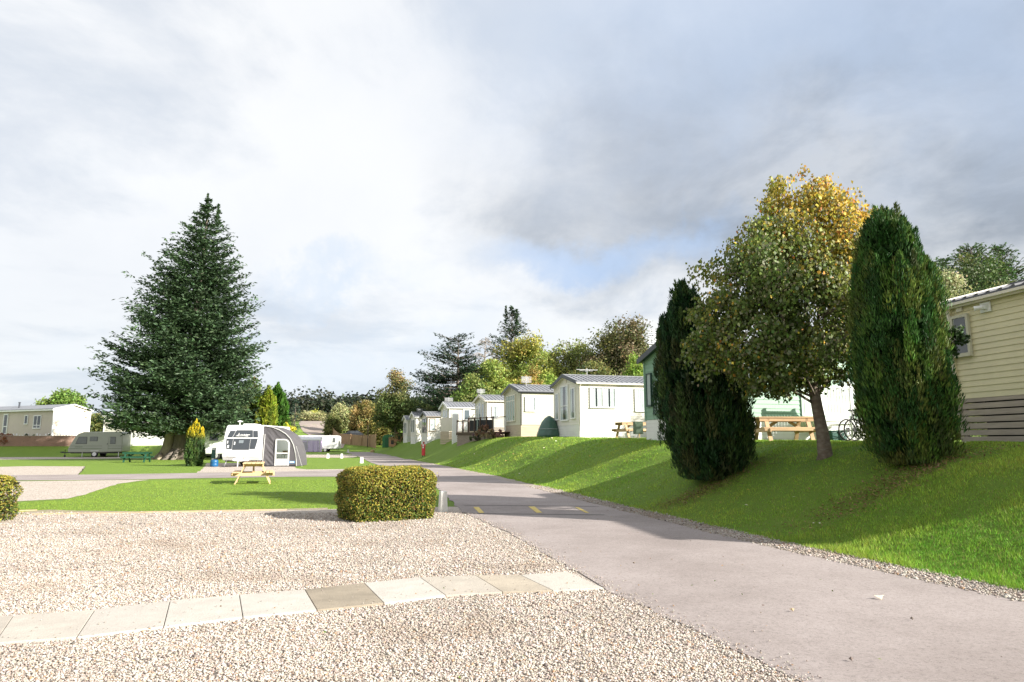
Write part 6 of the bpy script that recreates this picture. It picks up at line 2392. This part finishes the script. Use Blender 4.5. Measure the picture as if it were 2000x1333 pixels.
# script word in the upper middle window
slope = math.atan2(fx_at(2.0) - fx_at(1.84), .16)
mb = MB()
for pts in ([(-.45, .03), (-.36, .085), (-.2, .11), (.05, .105), (.42, .12)], [(-.40, .02), (-.2, .045), (.05, .05), (.32, .035)], [(-.28, .10), (-.26, .22)],
            [(-.12, .11), (-.08, .15), (-.04, .11)], [(.02, .11), (.06, .155), (.1, .11)], [(.16, .11), (.2, .15), (.24, .115)], [(-.38, .04), (-.34, .08), (-.28, .05)]):
    mb.tube([(fx_at(1.83 + b_) - .03, -a_, 1.83 + b_) for a_, b_ in pts], .017, 5)
mb.build('lettering', STK, sw, True)
# white band between the windows
front_patch('band', (1.715, 1.775, lambda z: (-1.05, 1.05)), VANW, .04, t_, 2)
# lower moulding, locker, lights
front_patch('locker', (.62, .95, lambda z: (-.80, .80)), VANW, .02, t_, 4)
for s_ in (-1, 1):
    MB().disc((fx_at(.8) - .01, s_ * .98, .82), (1, 0, 0), .035, .02, 12).build('marker_lamp', METAL, t_)
    MB().bar((.25, s_ * .95, .40), (-.05, s_ * .98, 0.02), .04, .04).build('corner_steady', METAL, t_)
    wheel(t_, 3.3, s_ * (Wv / 2 - .10), .32, side=s_)
MB().box(.3, 6.0, -Wv / 2 + .08, Wv / 2 - .08, .30, .43).build('chassis', RUB, t_)
mb = MB()
mb.bar((.4, .5, .40), (-1.15, 0, .42), .06, .09); mb.bar((.4, -.5, .40), (-1.15, 0, .42), .06, .09)
mb.tube([(-1.3, 0, .46), (-.9, 0, .46)], .05, 8)
mb.tube([(-.85, -.1, .02), (-.85, -.1, .8)], .03, 8)
mb.prism([(-1.25, .40), (-.15, .30), (-.15, .62), (-.95, .52)], 'y', -.12, .12)
mb.build('drawbar', VANW, t_)
mb = MB(); mb.box(1.0, 1.7, -.35, .35, 2.565, 2.66); mb.box(2.4, 2.8, -.2, .2, 2.565, 2.66)
mb.build('roof_vent', VANW, t_, bevel=.03)
MB().tube([(.9, .52, 2.56), (.9, .52, 2.76)], .025, 8).lathe([(.03, 2.74), (.17, 2.78), (.17, 2.81), (.02, 2.86)], (.9, .52, 0), 16).build('aerial', STK, t_)

# grey awning ---------------------------------------------------------
AWG = mat('awning_grey', (.105, .10, .107), .9, .1, 2, spec=.15)
AWL = mat('awning_light', (.62, .62, .60), .7, .06)
leafw = bpy.data.materials.new('translucent_sheet')
leafw.use_nodes = True
_t = leafw.node_tree
_b = _t.nodes['Principled BSDF']
_b.inputs['Base Color'].default_value = (.8, .8, .8, 1)
_tr = _t.nodes.new('ShaderNodeBsdfTranslucent')
_tr.inputs['Color'].default_value = (.85, .85, .85, 1)
_mx = _t.nodes.new('ShaderNodeMixShader')
_mx.inputs[0].default_value = .6
_t.links.new(_b.outputs[0], _mx.inputs[1])
_t.links.new(_tr.outputs[0], _mx.inputs[2])
_t.links.new(_mx.outputs[0], _t.nodes['Material Output'].inputs[0])
av = thing('awning', 'dark grey inflatable caravan awning with a white framed clear door', 'awning', (MV.x + Wv / 2 + .02, MV.y + .65, 0), math.radians(2))
SC = [(0, 2.50), (.5, 2.42), (.95, 2.26), (1.35, 2.02), (1.65, 1.72), (1.86, 1.33), (2.0, .85), (2.08, .35), (2.10, 0.02)]
# side/roof skin
mb = MB()
D = 2.5
for (a, b_) in zip(SC[:-1], SC[1:]):
    mb.poly([(a[0], 0, a[1]), (b_[0], 0, b_[1]), (b_[0], D, b_[1]), (a[0], D, a[1])])
mb.build('roof_panel', AWG, av, recalc=False)
# front panel with folds, leaving the door open
def top_at(x):
    return float(np.interp(x, [s_[0] for s_ in SC], [s_[1] for s_ in SC]))
dx0, dx1, dz = .80, 1.60, 1.66
mb = MB()
nx_, nz_ = 60, 40
def fold(x, z):
    t = x * .8 + z * .75
    k = np.exp(-((x - .45) / .45) ** 2) + .4 * np.exp(-((x - 1.5) / .5) ** 2) * (z > 1.6)
    nzv = mnoise.noise((t * 3.2, (x - z) * .7, 2)) + .6 * mnoise.noise((t * 8, (x - z) * 1.2, 6))
    return -.045 * k * nzv - .006 * mnoise.noise((x * 5, z * 5, 1)) + .05 * z / 2.5 - .02
xmax = 2.09
for i in range(nx_):
    for j in range(nz_):
        x0, x1 = xmax * i / nx_, xmax * (i + 1) / nx_
        q = []
        for (x, jj) in ((x0, j), (x1, j), (x1, j + 1), (x0, j + 1)):
            z = .06 + (top_at(x) - .10) * jj / nz_
            q.append((x, fold(x, z), z))
        cx, cz = (x0 + x1) / 2, (q[0][2] + q[2][2]) / 2
        if dx0 - .01 < cx < dx1 + .01 and cz < dz:
            continue
        mb.poly(q)
mb.build('front_panel', AWG, av, True, recalc=False)
mb = MB()
pts = [(dx0, .05), (dx0, dz)] + [(dx1 - .30 + .30 * math.sin(a), dz - .30 + .30 * math.cos(a)) for a in np.linspace(0, PI / 2, 7)] + [(dx1, .05)]
for a, b_ in zip(pts[:-1], pts[1:]):
    mb.bar((a[0], -.03, a[1]), (b_[0], -.03, b_[1]), .08, .07, (0, 1, 0))
mb.box(dx0, dx1, -.05, .0, .05, .48)
mb.box(dx0, dx1, -.052, -.01, .78, .86)
mb.build('door_frame', AWL, av)
fillc = [(dx1 + .02, dz + .05)] + [(dx1 - .30 + .31 * math.sin(a), dz - .30 + .31 * math.cos(a)) for a in np.linspace(0, PI / 2, 7)]
MB().poly([(a, -.01, b_) for a, b_ in fillc]).build('corner_panel', AWG, av)
MB().poly([(dx0, -.035, .5), (dx1, -.035, .5), (dx1, -.035, dz - .02), (dx0, -.035, dz - .02)]).build('door_pane', GLASS, av)
mb = MB()
for (a, b_) in zip(SC[:-1], SC[1:]):
    mb.bar((a[0], -.01, a[1] + .01), (b_[0], -.01, b_[1] + .01), .03, .035)
mb.build('piping', AWL, av)
MB().bar((.10, -.06, 2.0), (.03, -.07, 0.0), .025, .025).build('pole', AWL, av)
MB().bar((2.05, -.05, 1.25), (2.52, -.25, .0), .012, .012).build('guy_line', AWL, av)
MB().box(1.66, 2.0, -.035, -.02, .20, .34).build('badge', mat('badge_blue', (.12, .30, .55), .5), av)
MB().box(1.70, 1.95, -.042, -.036, .235, .30).build('badge_stripe', WHITE, av)
MB().poly([(0, D, 0)] + [(a[0], D, a[1]) for a in SC]).build('added_light_sheet', leafw, av)  # white translucent sheet, added to brighten the view through the door
mb = MB(); mb.poly([(0, -.02, .1), (2.08, -.02, .1), (2.10, -.10, 0.01), (0, -.10, 0.01)]); mb.build('mud_wall', BLACKP, av)
# inside: table and boxes seen through the door
iz = thing('camping_table', 'white camping table with orange and blue boxes inside the grey awning', 'table', (av.location.x + 1.32, av.location.y + 1.2, 0))
mb = MB(); mb.box(-.5, .5, -.3, .3, .70, .73); mb.build('tabletop', WHITE, iz)
for sx in (-1, 1):
    for sy in (-1, 1):
        MB().bar((sx * .45, sy * .25, .70), (sx * .45, sy * .25, 0), .03, .03).build('leg', METAL, iz)
for k, (x, y, z, w, h_, c, nm, lab) in enumerate(((-.25, 0, .73, .40, .20, (.45, .16, .10), 'storage_crate', 'reddish crate on the table inside the grey awning'), (.25, 0, .73, .2, .30, (.75, .76, .76), 'water_carrier', 'white container on the table inside the grey awning'),
                                                   (-.3, 0, .0, .42, .38, (.62, .60, .50), 'storage_crate', 'pale box on the floor inside the grey awning'), (.05, -.02, .0, .24, .42, (.65, .27, .12), 'storage_crate', 'orange box on the floor inside the grey awning'),
                                                   (.36, 0, .0, .22, .45, (.16, .36, .55), 'storage_crate', 'blue box on the floor inside the grey awning'))):
    bx_ = thing(nm, lab, 'box', (iz.location.x + x, iz.location.y + y, z), .1 * k, 'things stored inside the grey awning')
    cm_ = mat('crate_%d' % k, c, .6)
    MB().prism([(-w / 2 * .92, 0), (w / 2 * .92, 0), (w / 2, h_), (-w / 2, h_)], 'y', -.14, .14).build('body', cm_, bx_, bevel=.02)
    MB().box(-w / 2 - .01, w / 2 + .01, -.155, .155, h_ + .001, h_ + .03).build('lid', cm_, bx_, bevel=.008)

# water point with blue barrel -------------------------------------------
p = G(416, 912)
t_ = thing('hook_up_post', 'dark green service post with a grey cap on the pitch left of the white caravan', 'service post', (p.x - .12, p.y + .25, 0))
m_ = mat('post_green', (.02, .075, .06), .5)
MB().box(-.10, .10, -.08, .08, 0, 1.02).build('post', m_, t_, bevel=.01)
MB().box(-.11, .11, -.09, .09, 1.021, 1.16).build('cap', mat('cap_grey', (.5, .5, .5), .5), t_, bevel=.01)
MB().box(-.06, .06, -.1, -.081, .35, .5).build('socket', STK, t_)
t_ = thing('water_barrel', 'blue water container standing at the foot of the green service post', 'barrel', (p.x + .12, p.y - .12, 0))
m_ = mat('barrel_blue', (.01, .10, .24), .4)
MB().lathe([(.20, 0), (.235, .04), (.235, .18), (.225, .2), (.235, .22), (.235, .36), (.20, .42), (.05, .44)], n=20).build('body', m_, t_, True)
MB().lathe([(.05, .44), (.05, .5), (.03, .51)], n=12).tube([(.12, 0, .43), (.2, 0, .56), (.3, 0, .50)], .015, 6).build('cap', BLACKP, t_)

# caravan and mauve awning in the distance --------------------------------
o = AT(602, 104)
o.z = Hs(o.x, o.y)
vd = tourer('distant white touring caravan behind the mauve awning', (o.x + .2, o.y + 2.2, o.z), math.radians(2), [(-3.6, .5), (-3.6, 2.0), (-3.3, 2.5), (3.7, 2.5), (3.95, 2.3), (3.95, .5)], 2.2, VANW,
            sidewins=[(3.15, 3.5, 1.5, 2.1)], wheels=[(2.0, .32)], draw=False)
t_ = thing('awning', 'distant mauve and white awning with arched panels', 'awning', (o.x - .6, o.y + .9, o.z))
LIL = mat('mauve_fabric', (.62, .50, .76), .7, .08)
mb = MB()
mb.prism([(-2.8, 0.02), (2.5, .02), (2.5, 1.75), (-2.8, 1.75)], 'y', -1.4, 0)
mb.build('wall_panel', LIL, t_, bevel=.08)
mb = MB()
for i in range(8):
    a0, a1 = i / 8 * PI / 2, (i + 1) / 8 * PI / 2
    y0, z0 = -1.45 * math.cos(a0), 1.76 + .62 * math.sin(a0)
    y1, z1 = -1.45 * math.cos(a1), 1.76 + .62 * math.sin(a1)
    mb.poly([(-2.9, y0, z0), (2.6, y0, z0), (2.6, y1, z1), (-2.9, y1, z1)])
mb.poly([(-2.9, -1.45 * math.cos(a), 1.76 + .62 * math.sin(a)) for a in np.linspace(0, PI / 2, 9)] + [(-2.9, 0, 1.76)])
mb.poly([(2.6, -1.45 * math.cos(a), 1.76 + .62 * math.sin(a)) for a in np.linspace(0, PI / 2, 9)] + [(2.6, 0, 1.76)])
mb.build('roof_panel', mat('mauve_white', (.72, .71, .74), .7, .04), t_)
for x in (-2.0, -.4):
    MB().box(x, x + 1.0, -1.43, -1.405, .35, 1.5).build('window', mat('mauve_window', (.40, .35, .48), .3, .1), t_, bevel=.02)
for x in (-2.75, -.85, .65, 2.45):
    MB().tube([(x, -1.46, 0), (x, -1.46, 1.75), (x, -1.0, 2.2)], .035, 6).build('pole', AWL, t_)
for x in (1.0, 1.7):
    MB().prism([(x, .05), (x + .55, .05), (x + .45, 1.7), (x + .12, 1.7)], 'y', -1.50, -1.42).build('curtain', LIL, t_, bevel=.02)

# ------------------------------------------------------------ timber fence with a car behind
FW = mat('fence_timber', (.36, .235, .14), .8, .2, 3, .3, 20, stretch=(3, 3, .4))
def fence(label, pts, h_, bw=.16):
    t_ = thing('timber_fence', label, 'fence', (pts[0][0], pts[0][1], 0), 0)
    O = Vector((pts[0][0], pts[0][1], 0))
    mb = MB(); pb = []
    for (a, b_) in zip(pts[:-1], pts[1:]):
        a_, b2 = Vector((a[0], a[1], 0)) - O, Vector((b_[0], b_[1], 0)) - O
        ln = (b2 - a_).length
        n_ = max(2, int(ln / bw))
        ud = (b2 - a_).normalized()
        nd_ = Vector((ud.y, -ud.x, 0))
        for k in range(n_):
            f = (k + .5) / n_
            p = a_.lerp(b2, f)
            z = Hs(p.x + O.x, p.y + O.y)
            hh_ = a[2] + (b_[2] - a[2]) * f
            mb.obox(p + Z_ * z, ud, nd_, Z_, -ln / n_ / 2 + .006, ln / n_ / 2 - .006, 0, .02, -.1, hh_ + .02 * ((k * 7) % 3))
        pb.append((a_, a[2]))
    pb.append((b2, pts[-1][2]))
    mb.build('board', FW, t_)
    for p, hh_ in pb:
        z = Hs(p.x + O.x, p.y + O.y)
        MB().box(p.x - .07, p.x + .07, p.y - .19, p.y - .05, z - .1, z + hh_ + .1).build('post', FW, t_)
pf = [AT(649, 127), AT(662, 119), AT(685, 116), AT(706, 115), AT(722, 114), AT(734, 112)]
fence('curved brown timber fence enclosing a parked dark car', [(p.x, p.y, h_) for p, h_ in zip(pf, (2.0, 1.7, 1.75, 1.7, 1.9, 2.2))], 1.8)
def car(label, loc, rz, col_):
    t_ = thing('parked_car', label, 'car', loc, rz)
    body = [(-2.1, .3), (-2.15, .75), (-1.95, .92), (-1.0, 1.02), (-.45, 1.45), (1.0, 1.50), (1.75, 1.05), (2.05, .98), (2.12, .35)]
    MB().prism(body, 'y', -.85, .85).build('body', col_, t_, bevel=.08)
    for s_ in (-1, 1):
        MB().prism([(-.85, 1.03), (-.40, 1.38), (.95, 1.42), (1.5, 1.06)], 'y', s_ * .86 - .01, s_ * .86 + .01).build('window', TINT, t_)
    MB().poly([(-.98, -.7, 1.07), (-.98, .7, 1.07), (-.52, .62, 1.43), (-.52, -.62, 1.43)]).build('windscreen', mat('windscreen', (.5, .52, .55), .1), t_)  # pale colour stands in for white glare on the glass
    for x in (-1.35, 1.3):
        for s_ in (-1, 1):
            wheel(t_, x, s_ * .75, .32, side=s_)
    for s_ in (-1, 1):
        MB().box(-2.17, -2.10, s_ * .6 - .15, s_ * .6 + .15, .62, .78).build('headlight', STK, t_)
p = AT(687, 122)
car('dark parked car whose roof shows above the curved timber fence', (p.x, p.y, p.z + .55), math.radians(12), mat('car_black', (.02, .022, .028), .2, .05, coat=.8))
p = AT(718, 113)
t_ = thing('timber_pole', 'thin timber pole rising behind the curved fence', 'post', p)  # plain timber pole, carries no lamp
MB().tube([(0, 0, -.1), (0, 0, 3.6)], .07, 8).build('pole', DARKW, t_)
# utility objects left of the far homes
p = AT(759, 103)
t_ = thing('garden_shed', 'rounded green shed beside the farthest homes', 'shed', p)
m_ = mat('shed_green', (.04, .19, .07), .5, .1)
mb = MB().prism([(-.75, 0), (.75, 0), (.75, 1.5)] + [(.75 * math.cos(a), 1.5 + .45 * math.sin(a)) for a in np.linspace(.2, PI - .2, 8)] + [(-.75, 1.5)], 'y', -1, 1)
mb.build('body', m_, t_, bevel=.04)
MB().box(-.35, .4, -1.03, -1.001, .1, 1.45).build('door', mat('shed_green_dark', (.02, .12, .05), .5), t_)
for px, lab, k in ((767, 'left timber bin store with a dark opening, right of the green shed', 0), (780, 'right timber bin store, nearest to the farthest home', 1)):
    p = AT(px, 96)
    t_ = thing('bin_store', lab, 'bin store', p, .1, 'timber bin stores')
    m_ = mat('bin_timber', (.46, .26, .14), .75, .15, 3)
    mb = MB(); mb.box(-.5, .5, -.5, .5, 0, 1.15); mb.build('body', m_, t_, bevel=.02)
    MB().prism([(-.55, 1.16), (.55, 1.16), (.55, 1.22), (.1 - .2 * k, 1.42), (-.55, 1.25)], 'y', -.55, .55).build('roof', m_, t_)
    MB().box(-.2, .18, -.52, -.501, .35, .85).build('opening', BLACKP, t_)
p = AT(728, 101)
t_ = thing('tree_stump', 'small cut pale stump on the grass near the bend', 'stump', p)
MB().lathe([(.32, -.1), (.30, .2), (.26, .42)], n=12).build('trunk', mat('stump_wood', (.45, .34, .16), .8, .2), t_, True)
